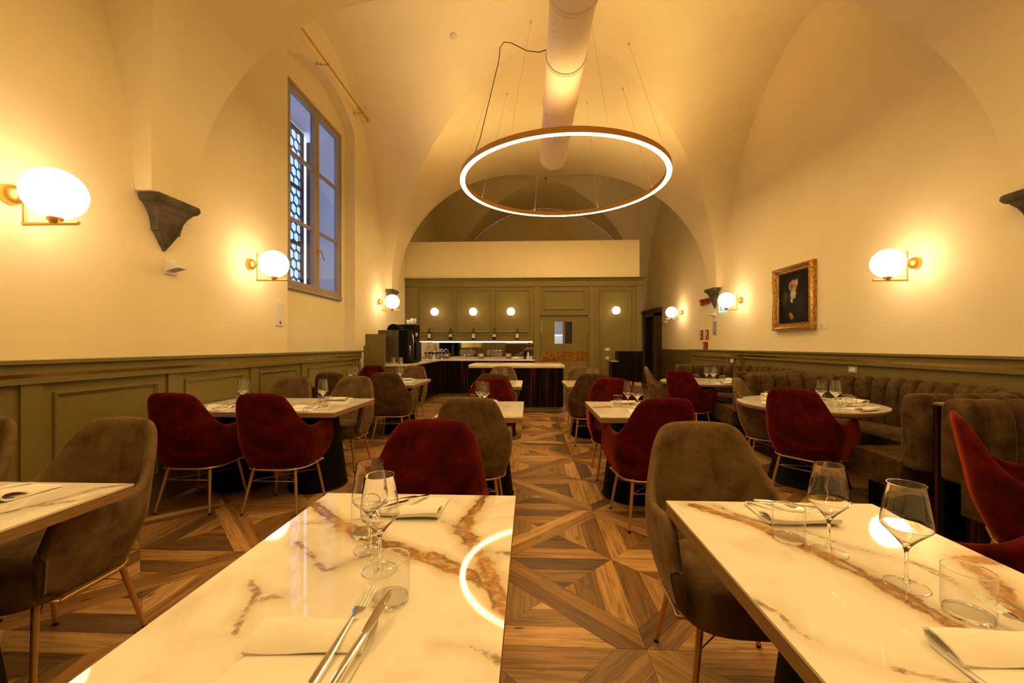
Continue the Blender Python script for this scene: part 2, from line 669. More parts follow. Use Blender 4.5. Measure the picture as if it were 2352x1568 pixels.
def side_wall(name, X, niche):
    g = G()
    ext = [NY0 + (NY1 - NY0) * i / 24 for i in range(25)] if niche else []
    ys = ycols([round(e, 4) for e in ext])
    for a, b in zip(ys, ys[1:]):
        m = 0.5 * (a + b)
        ta = zcross(a) if abs(zcross(a) - ZS) > 1e-6 else ZS
        tb = zcross(b)
        z0a = z0b = 0.0
        if niche and NY0 < m < NY1:
            z0a, z0b = niche_top(a), niche_top(b)
        g.quad((X, a, z0a), (X, b, z0b), (X, b, tb), (X, a, ta))
    if niche:
        e = [NY0 + (NY1 - NY0) * i / 24 for i in range(25)]
        for a, b in zip(e, e[1:]):           # arched soffit and recessed back
            g.quad((X, a, niche_top(a)), (X, b, niche_top(b)), (NX, b, niche_top(b)), (NX, a, niche_top(a)))
        for y in (NY0, NY1):
            t = niche_top(y)
            g.quad((X, y, 0), (NX, y, 0), (NX, y, t), (X, y, t))
        e2 = sorted(set([round(v, 4) for v in e] + [WY0, WY1]))
        for a, b in zip(e2, e2[1:]):
            m = 0.5 * (a + b)
            if WY0 < m < WY1:
                g.quad((NX, a, 0), (NX, b, 0), (NX, b, WZ0), (NX, a, WZ0))
                g.quad((NX, a, WZ1), (NX, b, WZ1), (NX, b, niche_top(b)), (NX, a, niche_top(a)))
            else:
                g.quad((NX, a, 0), (NX, b, 0), (NX, b, niche_top(b)), (NX, a, niche_top(a)))
    return struct(name, g, M['plaster'])


side_wall('wall_left', XL, True)
side_wall('wall_right', XR, False)


def end_wall(name, Y):
    g = G()
    xs = [XL] + [XC - HW * math.cos(PI * i / 48) for i in range(49)] + [XR]
    for a, b in zip(xs, xs[1:]):
        g.quad((a, Y, 0), (b, Y, 0), (b, Y, zmain(b)), (a, Y, zmain(a)))
    return struct(name, g, M['plaster'])


end_wall('wall_back', YB)
wall_front = end_wall('wall_front', YF)

# ------------------------------------------------------------------ floor of intarsio planks
TS = 0.747
TX, TY = 0.50, 1.793            # a star node of the pattern
PAL = [(0.310, 0.165, 0.052), (0.245, 0.128, 0.040), (0.175, 0.088, 0.028), (0.370, 0.212, 0.074),
       (0.140, 0.072, 0.026), (0.420, 0.250, 0.095), (0.275, 0.148, 0.050), (0.115, 0.062, 0.026), (0.215, 0.124, 0.048)]


def clip(poly, a, b, c):
    """keep a*x + b*y <= c"""
    out = []
    for i in range(len(poly)):
        p, q = poly[i], poly[(i + 1) % len(poly)]
        dp, dq = a * p[0] + b * p[1] - c, a * q[0] + b * q[1] - c
        if dp <= 0:
            out.append(p)
        if (dp < 0 < dq) or (dq < 0 < dp):
            t = dp / (dp - dq)
            out.append((p[0] + (q[0] - p[0]) * t, p[1] + (q[1] - p[1]) * t))
    return out


def tile_planks():
    """plank polygons of one tile whose band runs (0,0)-(1,1); returns (polygon, grain angle, kind)"""
    t = TS
    g = 0.0009
    hw = 0.088
    s2 = math.sqrt(2)
    sq = [(g, g), (t - g, g), (t - g, t - g), (g, t - g)]
    out = []
    P = clip(clip(sq, 1, -1, -g), -1, 1, hw * s2)       # y-x in [g, hw*s2]
    out.append((P, PI / 4))
    P = clip(clip(sq, -1, 1, -g), 1, -1, hw * s2)
    out.append((P, PI / 4))
    st = [0.0, 0.128, 0.252, 0.374 + 0.01]
    for half in (1, -1):
        # region beyond the band
        R = clip(sq, half, -half, -(hw * s2 + 2 * g)) if half == 1 else clip(sq, -1, 1, -(hw * s2 + 2 * g))
        lo = clip(R, 1, 1, t - g)       # x+y < t
        hi = clip(R, -1, -1, -(t + g))
        for reg, first in ((lo, True), (hi, False)):
            for k in range(3):
                a, b = st[k] + (g if k else 0), st[k + 1] - g
                if half == 1:       # upper left: lo touches the left edge, hi touches the top edge
                    if first:
                        q = clip(clip(reg, -1, 0, -a), 1, 0, b)
                        ang = PI / 2
                    else:
                        q = clip(clip(reg, 0, 1, t - a), 0, -1, -(t - b))
                        ang = 0
                else:               # lower right: lo touches the bottom, hi touches the right edge
                    if first:
                        q = clip(clip(reg, 0, -1, -a), 0, 1, b)
                        ang = 0
                    else:
                        q = clip(clip(reg, 1, 0, t - a), -1, 0, -(t - b))
                        ang = PI / 2
                if len(q) >= 3:
                    out.append((q, ang))
    return out


def build_floor():
    rnd = random.Random(4)
    base = G()
    base.quad((XL, YF, -0.004), (XR, YF, -0.004), (XR, YB, -0.004), (XL, YB, -0.004))
    fl = struct('floor', base, M['grout'])
    T0 = tile_planks()
    planks = []
    i0, i1 = math.floor((XL - TX) / TS) - 1, math.ceil((XR - TX) / TS) + 1
    j0, j1 = math.floor((YF - TY) / TS) - 1, math.ceil((YB - TY) / TS) + 1
    for i in range(i0, i1):
        for j in range(j0, j1):
            flip = (i + j) % 2 != 0
            for P, ang in T0:
                Q = [((TS - x, y) if flip else (x, y)) for x, y in P]
                if flip:
                    Q = Q[::-1]
                    ang2 = PI - ang
                else:
                    ang2 = ang
                W = [(x + TX + i * TS, y + TY + j * TS) for x, y in Q]
                W = clip(clip(clip(clip(W, 1, 0, XR), -1, 0, -XL), 0, 1, YB), 0, -1, -YF)
                if len(W) < 3:
                    continue
                cx = sum(p[0] for p in W) / len(W)
                cy = sum(p[1] for p in W) / len(W)
                col = rnd.choice(PAL)
                k = 1.2 + 0.25 * rnd.random()
                planks.append((W, ang2, tuple(c * k for c in col), cx, cy, (rnd.random() * 40, rnd.random() * 40)))
    th = math.atan(40 / 950.0)

    def rank(p):
        x, y = p[3], p[4]
        d = -x * math.sin(th) + y * math.cos(th)
        s = x * math.cos(th) + y * math.sin(th)
        if d < 1.35 or abs(s / d) > 1.23:
            return 1e9
        # floor hidden below the two front tables is not worth an object each
        return d + (1.5 if (abs(x + 2.3) < 0.8 and y < 2.2) or x > 3.0 else 0)
    order = sorted(range(len(planks)), key=lambda q: rank(planks[q]))
    single = set(order[:298])

    def geo(plist):
        v, f, tone, grain = [], [], [], []
        for W, ang, col, cx, cy, off in plist:
            o = len(v)
            n = len(W)
            ca, sa = math.cos(ang), math.sin(ang)

            def gr(x, y):
                return (off[0] + (x - cx) * ca + (y - cy) * sa, off[1] - (x - cx) * sa + (y - cy) * ca, 0)
            for x, y in W:
                v.append((x, y, 0.0))
                grain.append(gr(x, y))
                tone.append(col)
            for x, y in W:
                v.append((x, y, -0.0035))
                grain.append(gr(x, y))
                tone.append(col)
            f.append(tuple(o + k for k in range(n)))
            for k in range(n):
                f.append((o + k, o + n + k, o + n + (k + 1) % n, o + (k + 1) % n))
        return v, f, tone, grain

    def make(plist):
        v, f, tone, grain = geo(plist)
        me = bpy.data.meshes.new('plank')
        me.from_pydata(v, [], f)
        a = me.attributes.new('tone', 'FLOAT_COLOR', 'POINT')
        a.data.foreach_set('color', np.array([(*t, 1) for t in tone], dtype=np.float32).ravel())
        a = me.attributes.new('grain', 'FLOAT_VECTOR', 'POINT')
        a.data.foreach_set('vector', np.array(grain, dtype=np.float32).ravel())
        me.materials.append(M['floor'])
        o = bpy.data.objects.new('plank', me)
        COL.objects.link(o)
        o.parent = fl
        return o
    for q in sorted(single):
        make([planks[q]])
    rest = make([planks[q] for q in range(len(planks)) if q not in single])
    rest.name = 'distant_planks'
    rest['kind'] = 'stuff'


build_floor()


# ------------------------------------------------------------------ panelling
def mould(g, P, a0, a1, b0, b1, k=1.0):
    """mitred picture-frame moulding on a plane; P maps (a, b, height) to space"""
    prof = [(0, 0), (0, 0.012), (0.006, 0.020), (0.014, 0.020), (0.020, 0.012), (0.030, 0.008), (0.030, 0)]
    loops = []
    for i, h in prof:
        i *= k
        loops.append([P(a0 + i, b0 + i, h * k), P(a1 - i, b0 + i, h * k), P(a1 - i, b1 - i, h * k), P(a0 + i, b1 - i, h * k)])
    g.loft(loops, caps=False)


def pbox(g, P, a0, a1, b0, b1, h0, h1):
    c = [P(a, b, h) for h in (h0, h1) for a, b in ((a0, b0), (a1, b0), (a1, b1), (a0, b1))]
    g.add(c, [(0, 3, 2, 1), (4, 5, 6, 7), (0, 1, 5, 4), (1, 2, 6, 5), (2, 3, 7, 6), (3, 0, 4, 7)])


def wainscot(n, P, y0, y1, pil, pan, extra=0.0):
    e = extra
    g = G()
    pbox(g, P, y0, y1, 0, 1.07, 0, 0.09 + e)
    t = struct('trim_%d' % n, g, M['green'])
    g = G()
    pbox(g, P, y0, y1, 0, 0.125, 0.09 + e, 0.112 + e)
    pbox(g, P, y0, y1, 0.125, 0.145, 0.09 + e, 0.106 + e)
    pbox(g, P, y0, y1, 0.145, 0.155, 0.09 + e, 0.099 + e)
    mesh('baseboard', g, M['green'], t)
    g = G()
    pbox(g, P, y0, y1, 1.064, 1.085, 0, 0.124 + e)
    pbox(g, P, y0, y1, 1.085, 1.100, 0, 0.114 + e)
    pbox(g, P, y0, y1, 1.126, 1.180, 0, 0.120 + e)
    pbox(g, P, y0, y1, 1.180, 1.186, 0, 0.108 + e)
    pbox(g, P, y0, y1, 1.186, 1.210, 0, 0.146 + e)
    mesh('cap_rail', g, M['green'], t)
    g = G()
    pbox(g, P, y0, y1, 1.100, 1.126, 0, 0.110 + e)
    mesh('brass_strip', g, M['brass'], t)
    for a, b in pil:
        g = G()
        pbox(g, P, a, b, 0.155, 1.064, 0.09 + e, 0.108 + e)
        mesh('pilaster', g, M['green'], t)
    for a, b in pan:
        g = G()
        mould(g, lambda u, v, h: P(u, v, 0.09 + e + h), a, b, 0.24, 1.0)
        mesh('panel_moulding', g, M['green'], t)
    return t


PL = lambda y, z, h: (XL + h, y, z)
PR = lambda y, z, h: (XR - h, y, z)
pil = [(-1.75, -1.64), (-0.72, -0.61), (0.31, 0.42), (1.34, 1.45), (2.366, 2.477), (3.387, 3.496), (4.43, 4.54), (5.45, 5.56), (7.18, 7.28)]
pan = [(-1.54, -0.82), (-0.51, 0.21), (0.52, 1.24), (1.54, 2.28), (2.545, 3.30), (3.565, 4.33), (4.60, 5.36), (5.63, 7.10), (7.32, 7.40)]
wainscot(1, PL, YF, 7.42, pil, pan)
wainscot(2, PR, YF, 7.90, [], [(-1.9, -1.0)])
wainscot(3, PR, 7.90, 10.32, [(7.93, 8.05), (8.35, 8.45), (10.20, 10.30)], [(8.52, 10.12)], 0.06)
g = G()
pbox(g, PR, 10.32, 13.0, 0, 1.19, 0, 0.012)
struct('trim_4', g, M['greendk'])
g = G()
pbox(g, lambda x, z, h: (x, YF + h, z), XL + 0.15, XR - 0.15, 0, 1.2, 0, 0.08)
struct('trim_5', g, M['green'])


# ------------------------------------------------------------------ bar wall
PB = lambda x, z, h: (x, YP - h, z)


def bar_wall():
    g = G()
    g.box(XL + 0.005, 0.10, YP, YP + 0.14, 1.445, 2.80)
    g.box(0.10, 0.274, YP, YP + 0.14, 0, 2.80)
    g.box(0.274, 1.484, YP, YP + 0.14, 2.085, 2.80)
    g.box(1.484, 2.78, YP, YP + 0.14, 0, 2.80)
    w = struct('wall_bar', g, M['green'])
    g = G()
    g.box(XL + 0.005, 0.10, 11.03, 11.10, 0, 1.445)
    g.box(XL + 0.005, 0.10, YP + 0.14, 11.03, 1.405, 1.445)
    g.box(0.10, 0.16, YP + 0.14, 11.10, 0, 1.445)
    mesh('niche_lining', g, M['green'], w)
    for a, b in ((XL + 0.01, -2.843), (0.121, 0.263), (1.495, 1.636), (2.651, 2.775)):
        g = G()
        pbox(g, PB, a, b, 1.45 if a < -1 else 0.0, 2.80, 0, 0.03)
        mesh('pilaster', g, M['green'], w)
    g = G()
    prof = [(0.03, 2.79), (0.03, 2.925), (0.055, 2.935), (0.06, 2.955), (0.10, 2.985), (0.115, 2.99), (0.115, 3.0), (-0.05, 3.0), (-0.05, 2.79)]
    x0, x1 = XL + 0.01, 2.775
    l = [[(x0, YP - h, z) for h, z in prof], [(x1 + max(0, h), YP - h, z) for h, z in prof]]
    g.loft(l)
    mesh('crown_moulding', g, M['green'], w)
    for a, b, c, d in ((-2.787, -1.937, 1.627, 2.712), (-1.836, -0.97, 1.627, 2.712), (-0.848, 0.0, 1.627, 2.712), (0.351, 1.387, 2.205, 2.69), (1.745, 2.543, 0.12, 2.70)):
        g = G()
        mould(g, PB, a, b, c, d, 1.3)
        mesh('panel_moulding', g, M['green'], w)
    g = G()
    g.box(-3.0, 0.10, 10.27, YP, 1.407, 1.446)
    mesh('ledge', g, M['green'], w, bevel=0.003)
    g = G()
    g.box(-2.75, 0.07, 10.285, 10.31, 1.392, 1.4065)
    mesh('light_strip', g, M['shelfled'], w)['label'] = 'white light strip under the ledge'
    g = G()
    pbox(g, PB, XL + 0.01, 0.12, 1.56, 1.575, 0, 0.012)
    mesh('rail', g, M['green'], w)
    # plaster box over the kitchen
    g = G()
    g.box(XL + 0.004, 2.75, YP + 0.02, YB - 0.01, 2.96, 3.945)
    b = struct('wall_kitchen', g, M['plaster'])
    g = G()
    g.box(2.70, 2.76, YP + 0.14, YB - 0.01, 0, 2.96)
    mesh('side_wall', g, M['plaster'], b)
    # a mirror behind the counter
    g = G()
    g.box(-2.95, 0.095, 11.0, 11.02, 1.00, 1.402)
    t = mesh('mirror', g, M['mirror'])
    tag(t, 'long low mirror behind the bar counter under the bottle ledge', 'mirror')


bar_wall()


def kick_mat():
    m = mat('patinated_brass_plate', (0.5, 0.28, 0.06), 0.25, 0.9)
    return noisy(m, (0.30, 0.13, 0.025), (0.62, 0.36, 0.09), 5, distortion=2.0, lo=0.35, hi=0.7)


M['kick'] = kick_mat()


def kitchen_door():
    g = G()
    g.box(0.274, 0.297, YP - 0.012, YP + 0.14, 0, 2.085)
    g.box(1.461, 1.484, YP - 0.012, YP + 0.14, 0, 2.085)
    g.box(0.274, 1.484, YP - 0.012, YP + 0.14, 2.068, 2.085)
    d = struct('door_1', g, M['green'])
    for a, b, wa, wb in ((0.300, 0.874, 0.635, 0.845), (0.880, 1.458, 0.895, 1.082)):
        y0, y1 = YP + 0.03, YP + 0.075
        z0, z1 = 1.349, 1.908
        g = G()
        g.box(a, wa, y0, y1, 0.01, 2.063)
        g.box(wb, b, y0, y1, 0.01, 2.063)
        g.box(wa, wb, y0, y1, 0.01, z0)
        g.box(wa, wb, y0, y1, z1, 2.063)
        lf = mesh('door_leaf', g, M['green'], d)
        g = G()
        g.box(wa, wb, YP + 0.05, YP + 0.056, z0, z1)
        mesh('window_pane', g, M['winglass'], lf)
        g = G()
        g.box(a + 0.004, b - 0.004, y0 - 0.003, y0, 0.912, 1.163)
        mesh('kick_plate', g, M['kick'], lf)['label'] = 'patinated brass plate across the door leaf'
        g = G()
        hx = a if a < 0.5 else b
        for z in (1.62, 1.80, 0.95):
            g.box(hx - 0.008, hx + 0.008, y0 - 0.01, y0, z, z + 0.15)
        mesh('hinge', g, M['steel'], lf)
    # what the panes show of the kitchen
    g = G()
    g.box(0.1, 1.7, 12.9, 12.95, 0, 2.9)
    struct('wall_kitchen_back', g, M['grey'])
    g = G()
    g.box(0.55, 1.0, 12.2, 12.8, 0, 1.63)
    g.box(0.57, 0.98, 12.18, 12.2, 0.1, 1.60)
    tag(mesh('fridge', g, M['white'], bevel=0.01), 'white kitchen fridge seen through the left door pane', 'fridge')
    g = G()
    g.box(1.02, 1.65, 11.9, 12.5, 0, 2.2)  # plain black box added behind the right pane to make it dark
    tag(mesh('pane_backdrop', g, M['black'], bevel=0.01), 'dark kitchen cupboard added to darken the right door pane', 'backdrop')
    L = bpy.data.lights.new('kitchen_light', 'AREA')
    L.energy = 18
    L.color = (0.85, 0.9, 1.0)
    L.size = 0.6
    lo = bpy.data.objects.new('kitchen_light', L)
    COL.objects.link(lo)
    lo.location = (0.5, 11.6, 2.6)


kitchen_door()


def dark_door():
    y0, y1, zt = 13.0, 14.70, 2.48
    o0, o1, oz = 13.42, 14.40, 2.24
    g = G()
    P = PR
    for a, b in ((y0, o0), (o1, y1)):
        pbox(g, P, a, b, 0, oz + 0.1, 0, 0.12)
        pbox(g, P, a + 0.03 if a == y0 else a, b if a == y0 else b - 0.03, 0, oz, 0.12, 0.14)
    pbox(g, P, y0, y1, oz, zt - 0.08, 0, 0.12)
    pbox(g, P, y0 - 0.03, y1, zt - 0.08, zt - 0.04, 0, 0.17)
    pbox(g, P, y0 - 0.06, y1, zt - 0.04, zt, 0, 0.21)
    pbox(g, P, o0 - 0.06, o1 + 0.06, oz - 0.0, oz + 0.05, 0.12, 0.15)
    d = struct('door_2', g, M['mahogany'])
    g = G()
    pbox(g, P, o0, o1, 0.0, oz, 0.0, 0.03)
    lf = mesh('door_leaf', g, M['black'], d)
    g = G()
    for a, b in ((o0 + 0.06, 13.86), (13.96, o1 - 0.06)):
        mould(g, lambda u, v, h: P(u, v, 0.03 + h), a, b, 0.2, 1.0, 1.2)
        mould(g, lambda u, v, h: P(u, v, 0.03 + h), a, b, 1.12, 2.12, 1.2)
    mesh('panel_moulding', g, M['mahogany'], lf)


dark_door()


# ------------------------------------------------------------------ window
def window():
    X = NX
    g = G()
    fr = 0.055

    def frame(g, y0, y1, z0, z1, w, x0, x1):
        g.box(x0, x1, y0, y0 + w, z0, z1)
        g.box(x0, x1, y1 - w, y1, z0, z1)
        g.box(x0, x1, y0 + w, y1 - w, z0, z0 + w)
        g.box(x0, x1, y0 + w, y1 - w, z1 - w, z1)
    frame(g, WY0, WY1, WZ0, WZ1, fr, X - 0.05, X + 0.03)
    g.box(X - 0.05, X + 0.045, WY0, WY1, WZ0, WZ0 + 0.05)
    w = struct('window_1', g, M['slate'], bevel=0.004)
    mid = 0.5 * (WY0 + WY1)
    zs = [WZ0 + 0.07 + (WZ1 - WZ0 - 0.13) * k / 3 for k in range(4)]
    for a, b in ((WY0 + fr + 0.003, mid - 0.002), (mid + 0.002, WY1 - fr - 0.003)):
        g = G()
        st = 0.075
        frame(g, a, b, WZ0 + 0.057, WZ1 - fr - 0.003, st, X - 0.045, X + 0.022)
        for z in zs[1:3]:
            g.box(X - 0.035, X + 0.012, a + st, b - st, z - 0.022, z + 0.022)
        s = mesh('casement', g, M['slate'], w, bevel=0.004)
        lo = [WZ0 + 0.057 + st, zs[1] + 0.022, zs[2] + 0.022]
        hi = [zs[1] - 0.022, zs[2] - 0.022, WZ1 - fr - 0.003 - st]
        for z0, z1 in zip(lo, hi):
            g = G()
            g.box(X - 0.016, X - 0.011, a + st, b - st, z0, z1)
            mesh('pane', g, M['winglass'], s)
    g = G()
    g.box(X + 0.022, X + 0.032, mid + 0.012, mid + 0.038, 2.72, 2.84)
    g.tube([(X + 0.03, mid + 0.025, 2.79), (X + 0.065, mid + 0.025, 2.79), (X + 0.07, mid + 0.04, 2.785), (X + 0.07, mid + 0.14, 2.66)], 0.010)
    mesh('window_handle', g, M['leg'], w, smooth=False)
    # deep lime-washed reveal and the old leaded window beyond
    xo = -3.98
    g = G()
    a0, a1, b0, b1 = WY0 + 0.02, WY1 - 0.02, WZ0 + 0.02, WZ1 - 0.02
    c0, c1 = 5.55, 7.22
    nseg = 10
    g.quad((X - 0.05, a0, b0), (X - 0.05, a1, b0), (xo, c1, b0), (xo, c0, b0))
    g.quad((X - 0.05, a0, b0), (xo, c0, b0), (xo, c0, b1), (X - 0.05, a0, b1))
    g.quad((X - 0.05, a1, b0), (xo, c1, b0), (xo, c1, b1), (X - 0.05, a1, b1))
    g.quad((X - 0.05, a0, b1), (X - 0.05, a1, b1), (xo, c1, b1), (xo, c0, b1))
    g.quad((X - 0.05, WY0, WZ0), (X - 0.05, a0, b0), (X - 0.05, a0, b1), (X - 0.05, WY0, WZ1))
    mesh('reveal', g, M['reveal'], w)
    g = G()
    xw = -3.93
    top = 4.97
    frame(g, 5.62, 7.02, b0 + 0.02, top, 0.055, xw - 0.02, xw + 0.02)
    g.box(xw - 0.02, xw + 0.02, 5.62, 7.02, 3.00, 3.05)
    g.box(xw - 0.02, xw + 0.02, 5.62, 7.02, 3.95, 4.00)
    lw = mesh('leaded_window', g, M['oldwood'], w)
    g = G()
    pw, ph = 0.155, 0.31
    y = 5.66
    r = 0.008
    n = 0
    while y < 7.0:
        z = b0 + 0.02 + (0 if n % 2 == 0 else ph / 2)
        while z < top:
            za, zb = z, min(top - 0.02, z + ph * 0.44)
            if zb - za > 0.02:
                g.tube([(xw, y, za), (xw, y, zb)], r, 5)
            for s in (-1, 1):
                yy = y + s * pw / 2 * 1.0
                if 5.64 < yy < 7.0 and zb + ph * 0.28 < top:
                    g.tube([(xw, y, zb), (xw, y + s * pw / 2, zb + ph * 0.28 * 0.5)], r, 5)
                if 5.64 < yy < 7.0:
                    g.tube([(xw, y, za), (xw, y + s * pw / 2, za - ph * 0.28 * 0.5)], r, 5)
            z += ph
        y += pw / 2
        n += 1
    lc = mesh('lead_lattice', g, M['lead'], lw)
    lc['kind'] = 'stuff'
    g = G()
    g.box(xw - 0.004, xw + 0.001, 5.66, 6.99, b0 + 0.05, top - 0.03)
    mesh('old_pane', g, M['oldglass'], lw)
    g = G()
    g.box(-3.90, -3.80, 7.08, 7.13, b0, 4.85)
    g.box(-3.80, -3.78, 7.09, 7.115, b0, 4.82)
    mesh('shutter_edge', g, M['oldwood'], w)


window()


# ================================================================== WALL FITTINGS
def corbel(name, x, y, s, label):
    """stone bracket on a side wall, s = +1 on the left wall, -1 on the right"""
    t = thing(name, label, 'corbel', (x, y, 0), 0, 'stone corbels under the vault')
    rnd = random.Random(int(y * 10) + (5 if s > 0 else 9))

    def loop(hw, d, z, nose=0.6):
        pts = [(0, -hw), (d * 0.9, -hw), (d, -hw * 0.9), (d, hw * 0.9), (d * 0.9, hw), (0, hw)]
        return [(s * px, py, z) for px, py in pts]
    g = G()
    lv = [(0.205, 0.125, 2.480), (0.225, 0.150, 2.495), (0.235, 0.165, 2.520), (0.230, 0.160, 2.545), (0.220, 0.150, 2.556)]
    g.loft([loop(a, b, z) for a, b, z in lv])
    mesh('cap_slab', g, M['stone'], t, bevel=0.004)
    g = G()
    lv = [(0.003, 0.018, 2.115), (0.055, 0.040, 2.195), (0.100, 0.055, 2.265), (0.118, 0.058, 2.272), (0.122, 0.066, 2.32), (0.134, 0.080, 2.38), (0.158, 0.100, 2.43), (0.190, 0.122, 2.470), (0.198, 0.126, 2.482)]
    g.loft([loop(a, b, z) for a, b, z in lv])
    mesh('bracket', g, M['stone'], t, bevel=0.004)
    g = G()         # incised border on the face
    for e in (0.0,):
        fr = [(0.14, 0.104, 2.44), (0.105, 0.075, 2.36), (0.090, 0.066, 2.29), (0.0, 0.030, 2.15)]
        pts = [(s * (d + 0.001), -a, z) for a, d, z in fr] + [(s * (d + 0.001), a, z) for a, d, z in fr[::-1][1:]]
        g.tube(pts, 0.004, 5, closed=True)
    mesh('carved_border', g, M['stone'], t)
    return t


corbel('corbel', XL, 3.45, 1, 'grey stone corbel with pointed foot on the left wall nearest the camera')
corbel('corbel', XL, 9.22, 1, 'small grey stone corbel on the left wall behind the farthest left globe lamp')
corbel('corbel', XR, 3.42, -1, 'grey stone corbel cut off by the right edge of the picture')
corbel('corbel', XR, 9.30, -1, 'grey stone corbel on the right wall above the small red alarm signs')


def sconce():
    t = thing('wall_lamp', 'opal globe wall lamp on brass bracket', 'wall lamp', (XL, 2.39, 2.22), 0, 'globe lamps on the plaster walls')
    g = G()
    g.lathe([(0.001, 0.075)] + [(0.062 * math.cos(a), 0.02 + 0.055 * math.sin(a)) for a in [PI / 2 * k / 8 for k in range(8, -1, -1)]][1:] + [(0.062, 0.0), (0.0, 0.0)], 24, axis='x')
    mesh('wall_mount', g, M['gold'], t, angle=50)
    g = G()
    g.tube([(0.06, 0, -0.01), (0.115, 0, -0.01)], 0.009, 10)
    g.tube([(0.10, 0, 0.125), (0.10, 0, -0.191)], 0.011, 12)
    g.tube([(0.091, 0, -0.180), (0.445, 0, -0.180)], 0.011, 12)
    mesh('bracket', g, M['gold'], t, angle=40)
    g = G()
    g.lathe([(0.0, -0.182), (0.022, -0.180), (0.036, -0.160), (0.040, -0.142), (0.0, -0.142)], 24, c=(0.295, 0, 0))
    mesh('globe_cup', g, M['gold'], t, angle=50)
    g = G()
    g.sphere((0.295, 0, 0.0), 0.150, 40, 22)
    mesh('globe', g, M['globe'], t, smooth=True)
    return t


s0 = sconce()
s0['label'] = 'largest glowing globe lamp, on the left wall at the left edge of the picture'
GL = 'globe lamps on the plaster walls'
dup(s0, (XL, 4.55, 2.22), 0, 'glowing globe lamp on the left wall just beside the tall window')
dup(s0, (XL, 8.56, 2.22), 0, 'glowing globe lamp on the left wall in front of the far corbel by the bar')
dup(s0, (XR, 4.56, 2.175), PI, 'glowing globe lamp on the right wall to the right of the portrait')
dup(s0, (XR, 8.17, 2.175), PI, 'glowing globe lamp on the right wall between the portrait and the stone corbel')
dup(s0, (XR, 11.25, 2.19), PI, 'glowing globe lamp on the right wall beside the dark door')


def bar_lamp():
    t = thing('wall_lamp', '', 'wall lamp', (0, YP, 2.145), 0, 'small globe lamps on the green panelling')
    g = G()
    g.lathe([(0.0, -0.045), (0.03, -0.04), (0.045, -0.02), (0.045, 0.0), (0.0, 0.0)], 20, axis='y')
    mesh('wall_mount', g, M['gold'], t, angle=50)
    g = G()
    g.tube([(0, -0.04, 0), (0, -0.07, 0)], 0.007, 8)
    g.tube([(0, -0.065, 0.08), (0, -0.065, -0.122)], 0.006, 8)
    g.tube([(0, -0.06, -0.118), (0, -0.28, -0.118)], 0.006, 8)
    mesh('bracket', g, M['gold'], t)
    g = G()
    g.lathe([(0.0, -0.12), (0.02, -0.116), (0.03, -0.095), (0.0, -0.095)], 16, c=(0, -0.195, 0))
    mesh('globe_cup', g, M['gold'], t, angle=50)
    g = G()
    g.sphere((0, -0.195, 0), 0.100, 32, 18)
    mesh('globe', g, M['barglobe'], t, smooth=True)
    return t


b0 = bar_lamp()
b0.location.x = -2.37
b0['label'] = 'left one of the three small globe lamps above the bottle ledge'
dup(b0, (-1.40, YP, 2.145), 0, 'middle one of the three small globe lamps above the bottle ledge')
dup(b0, (-0.46, YP, 2.145), 0, 'right one of the three small globe lamps above the bottle ledge')
dup(b0, (2.13, YP, 2.165), 0, 'small globe lamp on the narrow green panel right of the kitchen door')


# ------------------------------------------------------------------ ring lamps, duct and ceiling things
def vault(x, y):
    return max(zmain(x), zcross(y))


def ring_lamp(cx, cy, label, cable):
    z0 = 4.09
    t = thing('ring_lamp', label, 'pendant lamp', (cx, cy, z0), 0, 'large ring pendant lamps')
    r0, r1 = 1.690, 1.770
    n = 128
    g = G()
    g.lathe([(r1, 0.0), (r1, 0.085), (r1 - 0.003, 0.085), (r1 - 0.003, 0.029), (r0 + 0.003, 0.029), (r0 + 0.003, 0.085), (r0, 0.085), (r0, 0.0)], n, close=False)
    mesh('ring_body', g, M['ring'], t, angle=40)
    g = G()
    g.lathe([(r1 - 0.001, -0.001), (r0 + 0.001, -0.001)], n)
    mesh('light_strip', g, M['led'], t)
    g = G()
    g.lathe([(r0 + 0.004, 0.030), (r1 - 0.004, 0.030)], n)
    mesh('upper_light_strip', g, M['ledup'], t)
    for k in range(8):
        a = 2 * PI * (k + 0.35) / 8
        px, py = 1.73 * math.cos(a), 1.73 * math.sin(a)
        qx, qy = px * 0.66, py * 0.66
        zc = vault(cx + qx, cy + qy) - z0
        g = G()
        g.tube([(px, py, 0.08), (qx, qy, zc)], 0.0022, 5)
        g.lathe([(0.0, 0.083), (0.006, 0.085), (0.006, 0.12), (0.0, 0.125)], 8, c=(px, py, 0))
        g.lathe([(0.0, -0.03), (0.012, -0.03), (0.012, 0.0), (0.0, 0.0)], 8, c=(qx, qy, zc))
        mesh('suspension_wire', g, M['wire'], t)
    if cable:
        g = G()
        a = [(-1.42, -0.98, 0.09), (-1.33, -0.95, 0.35), (-1.05, -0.95, 1.50), (-1.02, -0.97, 1.72), (-0.96, -0.98, 1.79), (-0.85, -1.05, 1.72), (-0.62, -1.30, 1.42), (-0.45, -1.6, 1.18), (-0.30, -1.85, 1.05)]
        g.tube(a, 0.006, 6)
        mesh('power_cable', g, M['hole'], t)['label'] = 'dark power cable rising from the ring to the duct'
    return t


ring_lamp(0.58, 7.21, 'large bronze ring pendant glowing on its underside in mid room', True)
ring_lamp(0.58, 1.30, 'second ring pendant above the front tables, over the camera', False)


